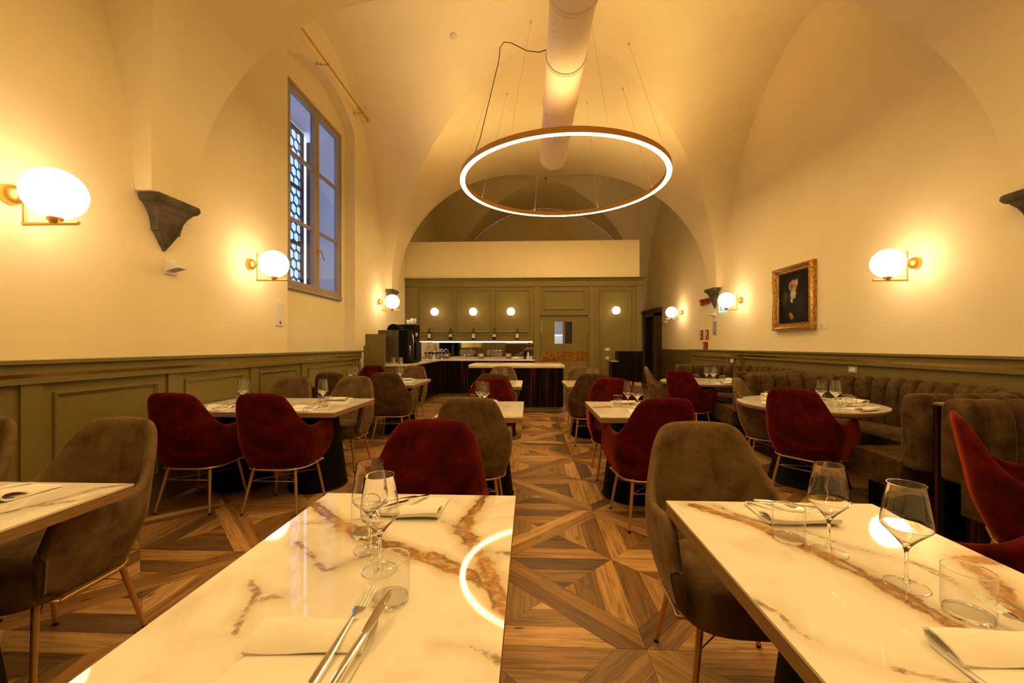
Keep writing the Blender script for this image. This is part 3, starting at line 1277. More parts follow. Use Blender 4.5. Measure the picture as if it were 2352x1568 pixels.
def duct():
    cx, cz, r = 0.466, 5.0, 0.25
    t = thing('air_duct', 'cream round ventilation duct with joint bands running below the vault', 'duct', (cx, 8.13, cz))
    o = 8.13
    g = G()
    g.lathe([(r, YF - o), (r, 0.0), (r - 0.012, 0.0), (r - 0.012, -0.4)], 48, axis='y')
    mesh('tube', g, M['duct'], t, angle=40)
    for y in (8.10, 7.14, 6.24, 5.31, 4.37, 3.43, 2.5, 1.5, 0.5):
        g = G()
        g.lathe([(r + 0.001, -0.035), (r + 0.013, -0.033), (r + 0.013, -0.008), (r + 0.004, -0.004), (r + 0.004, 0.004), (r + 0.013, 0.008), (r + 0.013, 0.033), (r + 0.001, 0.035)], 48, c=(0, y - o, 0), axis='y')
        mesh('joint_band', g, M['duct'], t, angle=30)
    g = G()
    k = 0
    seg = [(3.48, 4.32, 1), (4.42, 5.25, -1), (5.36, 6.18, 1), (6.29, 7.08, -1), (7.2, 8.02, 1)]
    for y0, y1, s in seg:
        for col in range(5):
            ang = -PI / 2 + s * math.radians(38 + col * 7)
            big = col == 2
            n = 8 if big else 14
            for i in range(n):
                y = y0 + 0.06 + (y1 - y0 - 0.12) * i / (n - 1)
                c = Vector((r * math.cos(ang), y - o, r * math.sin(ang))) * 1.0
                nrm = Vector((math.cos(ang), 0, math.sin(ang)))
                tx = Vector((-math.sin(ang), 0, math.cos(ang)))
                c += nrm * 0.0008
                hr = 0.007 if big else 0.0035
                pts = [c + tx * hr * math.cos(2 * PI * q / 6) + Vector((0, 1, 0)) * hr * math.sin(2 * PI * q / 6) for q in range(6)]
                g.add([tuple(p) for p in pts], [tuple(range(6))])
    mesh('perforations', g, M['hole'], t)['kind'] = 'stuff'
    g = G()
    for y in (3.4, 5.3, 7.15):
        for s in (-0.12, 0.12):
            g.tube([(s, y - o, r - 0.02), (s, y - o, vault(cx + s, y) - cz)], 0.003, 5)
    mesh('hanger_wire', g, M['wire'], t)


duct()

g = G()
g.lathe([(0.0, -0.055), (0.03, -0.055), (0.035, -0.035), (0.05, -0.03), (0.055, -0.012), (0.06, -0.01), (0.06, 0.03), (0.0, 0.03)], 24)
o = mesh('smoke_detector', g, M['plastic'], loc=(-1.187, 6.44, vault(-1.187, 6.44) - 0.005), angle=50)
tag(o, 'small white smoke detector on the vault left of the duct', 'smoke detector')

# curtain rod
t = thing('curtain_rod', 'brass curtain rod above the tall window with finial and rings', 'curtain rod', (-3.0, 7.5, 5.49))
g = G()
g.tube([(0, -2.25, 0), (0, 0, 0)], 0.014, 12)
g.lathe([(0.0, -0.01), (0.04, -0.01), (0.04, 0.0), (0.0, 0.0)], 16, c=(0, -2.25, 0), axis='y')
mesh('rod', g, M['gold'], t, angle=40)
g = G()
g.lathe([(0.0, 0.0), (0.02, 0.0), (0.022, 0.02), (0.012, 0.03), (0.028, 0.05), (0.034, 0.075), (0.024, 0.10), (0.0, 0.108)], 16, axis='y')
mesh('finial', g, M['brass'], t, angle=60)
for y in (-1.46, -0.16):
    g = G()
    g.tube([(-0.165, y, 0), (0.0, y, 0)], 0.008, 8)
    g.lathe([(0.0, -0.17), (0.032, -0.17), (0.032, -0.155), (0.014, -0.135), (0.018, -0.11), (0.010, -0.09), (0.0, -0.09)], 16, c=(0, y, 0), axis='x')
    g.lathe([(0.016, -0.012), (0.022, -0.012), (0.022, 0.012), (0.016, 0.012)], 16, c=(0, y, 0), axis='y', close=True)
    mesh('rod_bracket', g, M['brass'], t, angle=60)
for k in range(6):
    g = G()
    y = -0.34 + 0.05 * k + (0.06 if k > 3 else 0)
    g.tube([(0.024 * math.cos(a), y + 0.004 * math.sin(2 * a), -0.008 + 0.024 * math.sin(a)) for a in [2 * PI * q / 16 for q in range(16)]], 0.004, 6, closed=True)
    mesh('curtain_ring', g, M['brass'], t, smooth=True)


def wedge_lamp(x, y, z, s, label):
    t = thing('emergency_lamp', label, 'emergency lamp', (x, y, z), 0, 'small white wedge lamps on the walls')
    g = G()
    g.box(0 if s > 0 else -0.012, 0.012 if s > 0 else 0, -0.065, 0.065, -0.065, 0.065)
    mesh('wall_plate', g, M['plastic'], t, bevel=0.004)
    g = G()
    h = 0.05
    A = [(s * 0.012, -h, h), (s * 0.012, h, h), (s * 0.012, h, -h * 0.7), (s * 0.012, -h, -h * 0.7), (s * 0.12, -h, -0.01), (s * 0.12, h, -0.01)]
    g.add(A, [(0, 1, 5, 4), (3, 4, 5, 2), (0, 4, 3), (1, 2, 5)])
    mesh('wedge_housing', g, M['plastic'], t)
    g = G()
    g.add([(s * 0.03, -h * 0.8, -0.036), (s * 0.10, -h * 0.8, -0.0175), (s * 0.10, h * 0.8, -0.0175), (s * 0.03, h * 0.8, -0.036)], [(0, 1, 2, 3)])
    mesh('lens', g, M['grey'], t)


wedge_lamp(XL, 3.52, 1.99, 1, 'white wedge-shaped emergency lamp on the left wall under the corbel')
wedge_lamp(XR, 9.33, 1.99, -1, 'white wedge-shaped emergency lamp on the right wall under the corbel')
wedge_lamp(XR, 12.55, 2.0, -1, 'tiny white wedge lamp on the right wall next to the dark door frame')


def plate(name, x, y, z, s, w, h, m, label, cat, d=0.012, group=None):
    g = G()
    g.box(min(0, s * d), max(0, s * d), -w / 2, w / 2, -h / 2, h / 2)
    t = mesh(name, g, m, bevel=0.002, loc=(x, y, z))
    return tag(t, label, cat, group)


def sub(t, name, m, boxes):
    g = G()
    for b in boxes:
        g.box(*b)
    return mesh(name, g, m, t)


t = plate('sound_panel', XL, 5.12, 1.70, 1, 0.17, 0.30, M['plastic'], 'flat off-white wall plate on the left wall below the globe lamp beside the window', 'wall plate', group='flat wall plates')
sub(t, 'key_hole', M['hole'], [(0.0121, 0.0135, -0.012, 0.012, -0.125, -0.09)])
t = plate('sound_panel', XR, 9.33, 1.69, -1, 0.17, 0.30, M['grey'], 'flat grey wall plate on the right wall above the red alarm signs', 'wall plate', group='flat wall plates')
sub(t, 'key_hole', M['hole'], [(-0.0135, -0.0121, -0.012, 0.012, -0.125, -0.09)])

# alarm bell and red signs on the right wall
t = thing('alarm_bell', 'red fire alarm bell and sounder bars on the right wall left of the corbel', 'alarm bell', (XR, 9.80, 2.32))
g = G()
g.lathe([(0.0, -0.09), (0.05, -0.085), (0.075, -0.06), (0.08, -0.02), (0.08, 0.0), (0.0, 0.0)], 24, c=(0, 0.13, 0), axis='x')
mesh('bell', g, M['red_sign'], t, angle=50)
g = G()
g.lathe([(0.0, -0.115), (0.022, -0.11), (0.025, -0.09), (0.0, -0.088)], 12, c=(0, 0.10, -0.03), axis='x')
mesh('bell_boss', g, M['white'], t, angle=50)
g = G()
for z in (-0.045, 0.0, 0.045):
    g.box(-0.07, 0, -0.24, 0.08, z - 0.013, z + 0.013)
mesh('sounder_bars', g, M['red_sign'], t)


def red_sign(y, z, label, kind):
    t = plate('fire_sign', XR, y, z, -1, 0.155, 0.225, M['red_sign'], label, 'sign', 0.02, 'red fire signs')
    f = (-0.0215, -0.0201)
    if kind == 0:
        b = [(*f, 0.025, 0.05, -0.085, 0.09), (*f, -0.045, 0.025, 0.05, 0.062), (*f, -0.045, 0.025, -0.055, -0.043)]
    else:
        b = [(*f, -0.02, 0.03, -0.02, 0.02), (*f, 0.03, 0.055, -0.09, 0.09), (*f, -0.06, -0.03, -0.085, -0.05), (*f, -0.02, 0.005, 0.03, 0.08)]
    sub(t, 'pictogram', M['white'], b)


red_sign(10.02, 1.553, 'left one of the pair of red fire signs on the right wall', 0)
red_sign(9.72, 1.553, 'right one of the pair of red fire signs on the right wall', 1)
t = plate('call_point', XR, 9.77, 1.30, -1, 0.17, 0.17, M['red_sign'], 'red fire alarm call point on the right wall just above the green panelling', 'call point', 0.05)
sub(t, 'push_plate', M['white'], [(-0.0525, -0.0501, 0.02, 0.05, -0.05, 0.05), (-0.0525, -0.0501, -0.03, 0.0, -0.05, -0.035)])
t = plate('exit_sign', XR, 8.93, 2.09, -1, 0.32, 0.15, M['greenglow'], 'small green lit exit sign half hidden behind a globe lamp', 'sign', 0.03)
sub(t, 'pictogram', M['white'], [(-0.0325, -0.0301, 0.02, 0.09, -0.05, 0.05), (-0.0325, -0.0301, -0.11, -0.02, -0.012, 0.012)])


# ------------------------------------------------------------------ portrait
def portrait():
    y0, y1, z0, z1 = 6.08, 7.04, 1.545, 2.545
    t = thing('portrait', 'gilt-framed dark oil portrait of a white-bearded man on the right wall', 'painting', (XR, 6.56, 2.04))
    W, H = y1 - y0, z1 - z0
    g = G()
    prof = [(0, 0.0), (0, 0.06), (0.012, 0.085), (0.03, 0.088), (0.05, 0.07), (0.075, 0.055), (0.095, 0.058), (0.105, 0.048), (0.112, 0.03)]
    loops = []
    for i, h in prof:
        a, b = W / 2 - i, H / 2 - i
        loops.append([(-h, -a, -b), (-h, a, -b), (-h, a, b), (-h, -a, b)])
    g.loft(loops, caps=False)
    m = noisy(mat('old_gilt', (0.5, 0.3, 0.06), 0.38, 0.85), (0.30, 0.14, 0.03), (0.62, 0.40, 0.10), 9, stretch=(4, 4, 4))
    mesh('gilt_frame', g, m, t, angle=20)
    g = G()         # beaded ornament along the inner slope
    n = 46
    for k in range(n):
        for (ya, za, yb, zb) in ((-1, -1, 1, -1), (1, -1, 1, 1), (1, 1, -1, 1), (-1, 1, -1, -1)):
            f = (k + 0.5) / n
            yy = (ya + (yb - ya) * f) * (W / 2 - 0.062)
            zz = (za + (zb - za) * f) * (H / 2 - 0.062)
            g.box(-0.068, -0.058, yy - 0.004, yy + 0.004, zz - 0.004, zz + 0.004)
    mesh('bead_ornament', g, m, t)['kind'] = 'stuff'
    # painted canvas: colours worked out per vertex
    nx, nz = 90, 110
    a, b = W / 2 - 0.108, H / 2 - 0.108
    ys = np.linspace(-a, a, nx)
    zs = np.linspace(-b, b, nz)
    YY, ZZ = np.meshgrid(ys, zs)
    U, V = -YY / a, ZZ / b      # U grows to the right as seen in the room
    img = np.zeros((nz, nx, 3)) + np.array((0.012, 0.008, 0.006))
    rng = np.random.default_rng(3)

    def noise2(sc):
        out = np.zeros_like(U)
        for i in range(nz):
            for j in range(nx):
                out[i, j] = mnoise.noise((U[i, j] * sc, V[i, j] * sc * 1.2, 3.3))
        return out
    N1 = noise2(3.0)
    N2 = noise2(9.0)

    def blob(cx, cy, rx, ry, col, soft=0.25, k=1.0, nz_=0.18, rot=0.0):
        c, s = math.cos(rot), math.sin(rot)
        x = (U - cx) * c + (V - cy) * s
        y = -(U - cx) * s + (V - cy) * c
        d = np.sqrt((x / rx) ** 2 + (y / ry) ** 2) + N2 * nz_
        w = np.clip((1 - d) / soft, 0, 1) * k
        img[:] = img * (1 - w[..., None]) + np.array(col) * w[..., None]
    img += np.clip(N1, 0, 1)[..., None] * np.array((0.018, 0.012, 0.007))
    blob(-0.55, 0.0, 0.32, 0.45, (0.055, 0.045, 0.035), 0.9, 0.8)
    blob(-0.5, 0.1, 0.14, 0.22, (0.10, 0.085, 0.07), 0.9, 0.6)
    blob(0.05, -0.45, 0.62, 0.75, (0.016, 0.013, 0.011), 0.35)
    blob(0.45, -0.25, 0.35, 0.5, (0.028, 0.021, 0.015), 0.8, 0.7)
    blob(-0.03, 0.47, 0.30, 0.26, (0.36, 0.29, 0.19), 0.3)          # hair
    blob(0.20, 0.58, 0.12, 0.16, (0.48, 0.41, 0.29), 0.5)
    blob(-0.02, 0.46, 0.185, 0.27, (0.36, 0.195, 0.095), 0.3)       # face
    blob(-0.12, 0.44, 0.10, 0.22, (0.10, 0.05, 0.025), 0.8, 0.75)   # shaded cheek
    blob(0.04, 0.60, 0.12, 0.09, (0.50, 0.31, 0.16), 0.7, 0.8)      # brow
    blob(-0.09, 0.475, 0.055, 0.03, (0.05, 0.025, 0.015), 0.7, 0.9, 0)
    blob(0.08, 0.49, 0.055, 0.03, (0.05, 0.025, 0.015), 0.7, 0.9, 0)
    blob(0.0, 0.40, 0.035, 0.10, (0.46, 0.25, 0.12), 0.7, 0.8, 0)
    blob(-0.01, 0.15, 0.22, 0.23, (0.46, 0.40, 0.28), 0.35)         # beard
    blob(0.04, 0.20, 0.12, 0.16, (0.60, 0.54, 0.40), 0.8, 0.8)
    blob(-0.01, 0.30, 0.13, 0.035, (0.40, 0.33, 0.22), 0.5, 0.9)
    blob(-0.01, 0.265, 0.07, 0.018, (0.16, 0.06, 0.035), 0.6, 0.9, 0)
    blob(-0.11, -0.11, 0.075, 0.10, (0.66, 0.58, 0.45), 0.4, 1.0, 0.1, 0.5)   # shirt
    blob(-0.16, -0.68, 0.17, 0.11, (0.32, 0.17, 0.075), 0.4, 1.0, 0.1, -0.5)  # hand
    for q in range(4):
        blob(-0.02 - q * 0.05, -0.75 - q * 0.015, 0.028, 0.11, (0.34, 0.18, 0.085), 0.5, 0.9, 0, 0.5)
    img = np.clip(img, 0.002, 1)
    g = G()
    rows = [[(-0.031, ys[j], zs[i]) for j in range(nx)] for i in range(nz)]
    g.grid(rows)
    m = mat('oil_paint', (0.1, 0.1, 0.1), 0.6, spec=0.08)
    nt, bs = nodes(m)
    at = N(nt, 'ShaderNodeAttribute', attribute_name='paint')
    nt.links.new(at.outputs['Color'], bs.inputs['Base Color'])
    o = mesh('canvas', g, m, t)
    at = o.data.attributes.new('paint', 'FLOAT_COLOR', 'POINT')
    at.data.foreach_set('color', np.concatenate([img.reshape(-1, 3), np.ones((nx * nz, 1))], 1).astype(np.float32).ravel())
    g = G()
    g.box(-0.06, -0.002, -W / 2 + 0.015, W / 2 - 0.015, -H / 2 + 0.015, H / 2 - 0.015)
    g2 = G()
    g2.box(-0.03, -0.002, -a, a, -b, b)
    mesh('stretcher', g2, M['mahogany'], t)


portrait()
t = plate('caption_card', XR, 5.955, 1.575, -1, 0.165, 0.085, M['paper'], 'small blank-looking caption card on the wall beside the portrait', 'card', 0.006)
sub(t, 'printed_lines', M['ink'], [(-0.0068, -0.0061, 0.0, 0.06, z, z + 0.004) for z in (0.018, 0.006, -0.006, -0.018)])

# switches and sockets
for nm, x, z, lab, cat, w in (('light_switch', 1.95, 1.207, 'white light switch plate on the green panel above the host stand', 'switch', 0.14),
                              ('wall_socket', 1.95, 0.989, 'white wall socket on the green panel below the switch', 'socket', 0.10)):
    t = thing(nm, lab, cat, (x, YP, z))
    g = G()
    g.box(-w / 2, w / 2, -0.010, 0, -0.045, 0.045)
    mesh('cover_plate', g, M['grey'], t, bevel=0.003)
    g = G()
    k = 3 if nm == 'light_switch' else 1
    for q in range(k):
        g.box(-0.036 + q * 0.024 if k == 3 else -0.02, -0.014 + q * 0.024 if k == 3 else 0.02, -0.014, -0.010, -0.024, 0.024)
    mesh('rocker', g, M['white'], t)
for y, e, lab, k in ((8.2, 0.15, 'white socket on the green panelling above the far sofa booth', 2), (5.30, 0.09, 'white socket on the green panelling behind the middle of the near sofa', 1)):
    t = thing('wall_socket', lab, 'socket', (XR - e - (0.018 if k == 2 else 0), y, 1.005))
    g = G()
    g.box(-0.010, 0, -0.075, 0.075, -0.045, 0.045)
    mesh('cover_plate', g, M['grey'], t, bevel=0.003)
    g = G()
    g.box(-0.013, -0.010, -0.045, 0.045, -0.025, 0.025)
    mesh('rocker', g, M['white'], t)


# ================================================================== BAR
def bar():
    # L-shaped counter
    t = thing('bar_counter', 'L-shaped back bar counter with cream stone top and striped ebony front', 'bar counter', (-1.2, 10.5, 0))
    L = lambda g: G_shift(g, (1.2, -10.5, 0))
    g = G()
    poly = [(-3.06, 7.5), (-2.22, 7.5), (-2.22, 10.37), (0.13, 10.37), (0.13, 10.44), (0.095, 10.44), (0.095, 10.99), (-3.06, 10.99)]
    g.prism(poly, 0.915, 0.955)
    mesh('stone_top', L(g), M['counter'], t, bevel=0.004)
    g = G()
    g.box(-2.95, 0.09, 10.94, 10.99, 0.956, 1.0)
    mesh('upstand', L(g), M['counter'], t)
    g = G()
    g.box(-2.30, 0.09, 10.42, 10.95, 0.10, 0.915)
    g.box(-2.62, -2.29, 7.58, 10.45, 0.10, 0.915)
    mesh('ebony_front', L(g), M['ebony'], t)
    g = G()
    g.box(-2.66, -2.32, 7.53, 7.575, 0.0, 0.915)
    g.box(-3.05, -2.34, 7.60, 10.45, 0.0, 0.10)
    g.box(-2.34, 0.08, 10.47, 10.9, 0.0, 0.10)
    mesh('green_end_panel', L(g), M['green'], t)
    t = thing('end_panel', 'stepped olive green end panel closing the bar against the left wall', 'panel', (-2.85, 7.5, 0))
    g = G()
    g.box(-0.165, 0.20, -0.02, 0.03, 0, 1.513)
    mesh('tall_board', g, M['green'], t, bevel=0.003)
    g = G()
    g.box(-0.18, -0.10, -0.06, -0.02, 0, 1.30)
    mesh('low_post', g, M['green'], t, bevel=0.003)
    # island
    t = thing('bar_island', 'freestanding bar island with thick cream stone top and ebony front', 'bar island', (-0.255, 8.46, 0))
    g = G()
    g.box(-0.91, 0.91, -0.43, 0.44, 0.113, 0.862)
    mesh('ebony_body', g, M['ebony'], t)
    g = G()
    g.box(-0.88, 0.88, -0.40, 0.40, 0.012, 0.113)
    mesh('green_plinth', g, M['green'], t)
    g = G()
    g.box(-0.87, 0.87, -0.39, 0.39, 0.0, 0.012)
    mesh('plinth_gap', g, M['black'], t)
    g = G()
    g.box(-0.935, 0.935, -0.46, 0.46, 0.862, 0.932)
    mesh('stone_top', g, M['counter'], t, bevel=0.022)
    # host stand
    t = thing('host_stand', 'stepped ebony host stand in front of the narrow green panel', 'host stand', (2.35, 10.2, 0))
    g = G()
    g.box(-0.215, 0.365, -0.17, 0.2, 0, 1.164)
    mesh('tall_cabinet', g, M['ebony'], t, bevel=0.003)
    g = G()
    g.box(-0.37, -0.216, -0.17, 0.2, 0, 0.915)
    mesh('low_cabinet', g, M['ebony'], t, bevel=0.003)
    g = G()
    g.box(-0.372, -0.217, -0.172, 0.2, 0.916, 0.93)
    mesh('stone_shelf', g, M['counter'], t)


def G_shift(g, d):
    g.v = [(p[0] + d[0], p[1] + d[1], p[2] + d[2]) for p in g.v]
    return g


bar()


def wine_bottle(x, label, lab_h):
    t = thing('wine_bottle', label, 'bottle', (x, 10.35, 1.446), 0, 'wine bottles on the ledge')
    g = G()
    g.lathe([(0, 0.0), (0.034, 0.0), (0.038, 0.004), (0.038, 0.185), (0.034, 0.205), (0.018, 0.225), (0.0145, 0.24), (0.0145, 0.275), (0.0, 0.275)], 20)
    mesh('glass_body', g, M['bottle'], t, angle=45)
    g = G()
    g.lathe([(0.0152, 0.232), (0.0152, 0.277), (0.0165, 0.278), (0.0165, 0.29), (0.0, 0.291)], 16)
    mesh('foil_capsule', g, M['foil'], t, angle=45)
    g = G()
    n = 12
    rows = []
    for z in lab_h:
        rows.append([(0.0386 * math.sin(a), -0.0386 * math.cos(a), z) for a in [-1.3 + 2.6 * k / n for k in range(n + 1)]])
    g.grid(rows)
    mesh('paper_label', g, M['paper'], t)
    g = G()
    for z in (0.6, 0.45):
        zz = lab_h[0] + (lab_h[1] - lab_h[0]) * z
        g.grid([[(0.0390 * math.sin(a), -0.0390 * math.cos(a), zz + q) for a in [-0.35 + 0.7 * k / 4 for k in range(5)]] for q in (0, 0.006)])
    mesh('label_print', g, M['ink'], t)


M['foil'] = mat('dark_red_foil', (0.05, 0.008, 0.008), 0.3, 0.3)
for i, (x, o) in enumerate(zip((-2.53, -1.99, -1.408, -0.882, -0.304), ('leftmost', 'second from left', 'middle', 'second from right', 'rightmost'))):
    wine_bottle(x, 'dark wine bottle with cream label, %s of the five on the green ledge' % o, (0.045, 0.15) if i % 2 == 0 else (0.075, 0.14))


def bar_goods():
    t = thing('coffee_machine', 'large bronze and black coffee machine on the left end of the bar', 'coffee machine', (-2.68, 8.1, 0.956))
    g = G()
    g.box(-0.25, 0.16, -0.22, 0.28, 0.02, 0.645)
    mesh('case', g, M['machine'], t, bevel=0.012)
    g = G()
    g.loft([[(-0.20, -0.2255, z) for z in ()] or [(-0.21, -0.2215, 0.06), (0.02, -0.2215, 0.06), (0.02, -0.2215, 0.58), (0.0, -0.2215, 0.60), (-0.21, -0.2215, 0.60)], [(-0.205, -0.226, 0.065), (0.015, -0.226, 0.065), (0.015, -0.226, 0.575), (-0.003, -0.226, 0.595), (-0.205, -0.226, 0.595)]])
    mesh('side_door', g, M['machine'], t)
    g = G()
    g.box(0.16, 0.33, -0.21, 0.27, 0.0, 0.655)
    mesh('control_front', g, M['black'], t, bevel=0.015)
    g = G()
    g.box(0.20, 0.42, -0.2, 0.26, 0.0, 0.05)
    mesh('drip_tray', g, M['black'], t, bevel=0.006)
    g = G()
    g.tube([(0.335, 0.0, 0.58), (0.37, 0.0, 0.55), (0.385, 0.0, 0.42), (0.385, 0.0, 0.30)], 0.011, 8)
    g.tube([(0.33, -0.12, 0.34), (0.35, -0.12, 0.33), (0.352, -0.12, 0.14)], 0.012, 8)
    mesh('spouts', g, M['steel'], t, smooth=True)
    g = G()
    g.lathe([(0.0, -0.15), (0.12, -0.15), (0.125, -0.14), (0.125, 0.14), (0.12, 0.15), (0.0, 0.15)], 24, c=(0.02, 0.02, 0.645), axis='y')
    mesh('bean_hopper', g, M['black'], t, angle=40)
    t = thing('cup_tower', 'tall black cup warmer cabinet behind the coffee machine', 'cabinet', (-2.62, 8.98, 0.956))
    g = G()
    g.box(-0.20, 0.20, -0.2, 0.2, 0, 0.42)
    g.box(-0.20, 0.16, -0.2, 0.2, 0.42, 0.80)
    g.box(-0.20, 0.20, -0.2, 0.2, 0.52, 0.535)
    mesh('cabinet_body', g, M['black'], t, bevel=0.004)

    def cup(x, y, z, label, r=0.045, h=0.075, rz=0.0):
        t = thing('cup', label, 'cup', (x, y, z), rz, 'white cups by the coffee machine')
        g = G()
        g.lathe([(0, 0), (r * 0.6, 0), (r * 0.75, 0.008), (r, h * 0.7), (r, h), (r - 0.004, h), (r - 0.005, h * 0.7), (r * 0.6, 0.012), (0, 0.01)], 20)
        mesh('bowl', g, M['white'], t, angle=60)
        g = G()
        g.tube([(r - 0.004, 0, h * 0.85), (r + 0.02, 0, h * 0.85), (r + 0.03, 0, h * 0.55), (r + 0.018, 0, h * 0.25), (r * 0.85, 0, h * 0.25)], 0.005, 6)
        mesh('handle', g, M['white'], t, smooth=True)
    cup(-2.52, 8.90, 1.757, 'large white cup on top of the black cup warmer', 0.065, 0.13, -0.9)
    cup(-2.66, 9.04, 1.757, 'white cup at the rear on top of the black cup warmer', 0.055, 0.11, 0.7)
    cup(-2.45, 8.86, 1.4925, 'white cup on the open shelf of the black cup warmer', 0.032, 0.08, -0.9)
    for k, (x, y, w) in enumerate(((-2.53, 7.62, 'left'), (-2.41, 7.66, 'right'))):
        t = thing('steel_tumbler', '%s one of two steel tumblers at the front end of the bar counter' % w, 'tumbler', (x, y, 0.956), 0, 'steel tumblers on the bar')
        g = G()
        g.lathe([(0, 0), (0.036, 0), (0.040, 0.12), (0.038, 0.12), (0.034, 0.004), (0, 0.004)], 20)
        mesh('tumbler_body', g, M['chrome'], t, angle=40)
    # dessert bowls
    pos = [(-2.66, 10.7, 'left'), (-2.46, 10.66, 'middle'), (-2.29, 10.75, 'right')]
    for i, (x, y, w) in enumerate(pos):
        t = thing('dessert_jar', '%s one of three footed glass jars of biscuits by the mirror' % w, 'jar', (x, y, 0.956), 0, 'glass dessert jars')
        g = G()
        g.lathe([(0, 0), (0.05, 0), (0.05, 0.006), (0.012, 0.012), (0.012, 0.05), (0.06, 0.07), (0.075, 0.10), (0.075, 0.17), (0.072, 0.17), (0.072, 0.10), (0.055, 0.074), (0, 0.066)], 20)
        mesh('jar_bowl', g, M['glass'], t, smooth=True)
        g = G()
        g.lathe([(0.076, 0.172), (0.076, 0.182), (0.055, 0.222), (0.02, 0.245), (0.012, 0.265), (0.0, 0.27)], 20)
        g.lathe([(0.0, 0.266), (0.011, 0.262), (0.017, 0.238), (0.052, 0.219), (0.073, 0.180), (0.073, 0.172)], 20)
        mesh('lid', g, M['glass'], t, smooth=True)
        rnd = random.Random(i)
        g = G()
        for q in range(16):
            a, rr = rnd.random() * 6.3, rnd.random() * 0.045
            g.sphere((rr * math.cos(a), rr * math.sin(a), 0.095 + rnd.random() * 0.06), 0.018, 8, 6, 1, 1, 0.6)
        mesh('biscuits', g, M['biscuit'], t, smooth=True)['kind'] = 'stuff'
    t = thing('sugar_pot', 'small steel sugar pot on the bar in front of the glass jars', 'pot', (-2.44, 10.46, 0.956))
    g = G()
    g.lathe([(0, 0), (0.04, 0), (0.045, 0.04), (0.03, 0.075), (0.034, 0.09), (0.031, 0.09), (0.027, 0.075), (0.04, 0.04), (0, 0.01)], 20)
    mesh('pot_body', g, M['steel'], t, smooth=True)
    for x, w in ((-2.19, 'left, beside the jars'), (-1.27, 'middle, beside the row of glasses'), (-0.55, 'right, near the plate')):
        t = thing('card_holder', 'small wooden card stand on the bar counter, %s' % w, 'card', (x, 10.85, 0.956), 0, 'little card stands on the bar')
        g = G()
        g.box(-0.075, 0.075, -0.012, 0.012, 0.045, 0.145)
        g.box(-0.05, 0.05, -0.02, 0.02, 0, 0.045)
        mesh('stand', g, M['edge'], t, bevel=0.003)
        g = G()
        g.box(-0.05, 0.05, -0.0135, -0.0121, 0.07, 0.12)
        mesh('card', g, M['paper'], t)
    t = thing('plate_stack', 'white plate with folded napkins on the right end of the bar counter', 'plate', (-0.33, 10.5, 0.956))
    g = G()
    for q in range(2):
        g.lathe([(0, 0.008 * q), (0.06, 0.008 * q), (0.115, 0.016 + 0.008 * q), (0.112, 0.019 + 0.008 * q), (0.06, 0.006 + 0.008 * q), (0, 0.005 + 0.008 * q)], 24)
    mesh('plates', g, M['white'], t, angle=50)
    g = G()
    g.box(-0.07, 0.06, -0.06, 0.06, 0.016, 0.05)
    mesh('napkins', g, M['linen'], t, bevel=0.012)
    for x, m, w, h in ((-0.115, 'black', 'black', 0.22), (-0.03, 'white', 'white', 0.17)):
        t = thing('pepper_mill', '%s pepper mill on the right end of the bar counter' % w, 'mill', (x, 10.62, 0.956), 0, 'mills on the bar')
        g = G()
        g.lathe([(0, 0), (0.03, 0), (0.03, 0.02), (0.022, 0.05), (0.02, h * 0.55), (0.028, h * 0.65), (0.026, h * 0.72), (0.015, h * 0.76), (0.027, h * 0.83), (0.022, h * 0.94), (0.008, h * 0.97), (0.01, h), (0, h * 1.02)], 16)
        mesh('mill_body', g, M[m], t, angle=50)
    t = thing('cream_jug', 'tiny white jug at the far right of the bar counter', 'jug', (0.045, 10.6, 0.956))
    g = G()
    g.lathe([(0, 0), (0.025, 0), (0.03, 0.03), (0.022, 0.06), (0.026, 0.07), (0.023, 0.07), (0.019, 0.06), (0, 0.02)], 16)
    mesh('jug_body', g, M['white'], t, smooth=True)
    t = thing('serving_board', 'small pale serving board lying on the island top', 'board', (-0.72, 8.6, 0.932))
    g = G()
    g.box(-0.15, 0.15, -0.1, 0.1, 0.0, 0.014)
    mesh('board', g, M['edge'], t, bevel=0.004)


M['biscuit'] = mat('pale_biscuit', (0.55, 0.42, 0.27), 0.8)
bar_goods()


# ================================================================== TABLE WARE PROTOTYPES
def lathe_obj(name, prof, n, m, parent):
    g = G()
    g.lathe(prof, n, close=prof[0][0] > 0.001)
    return mesh(name, g, m, parent, angle=24)


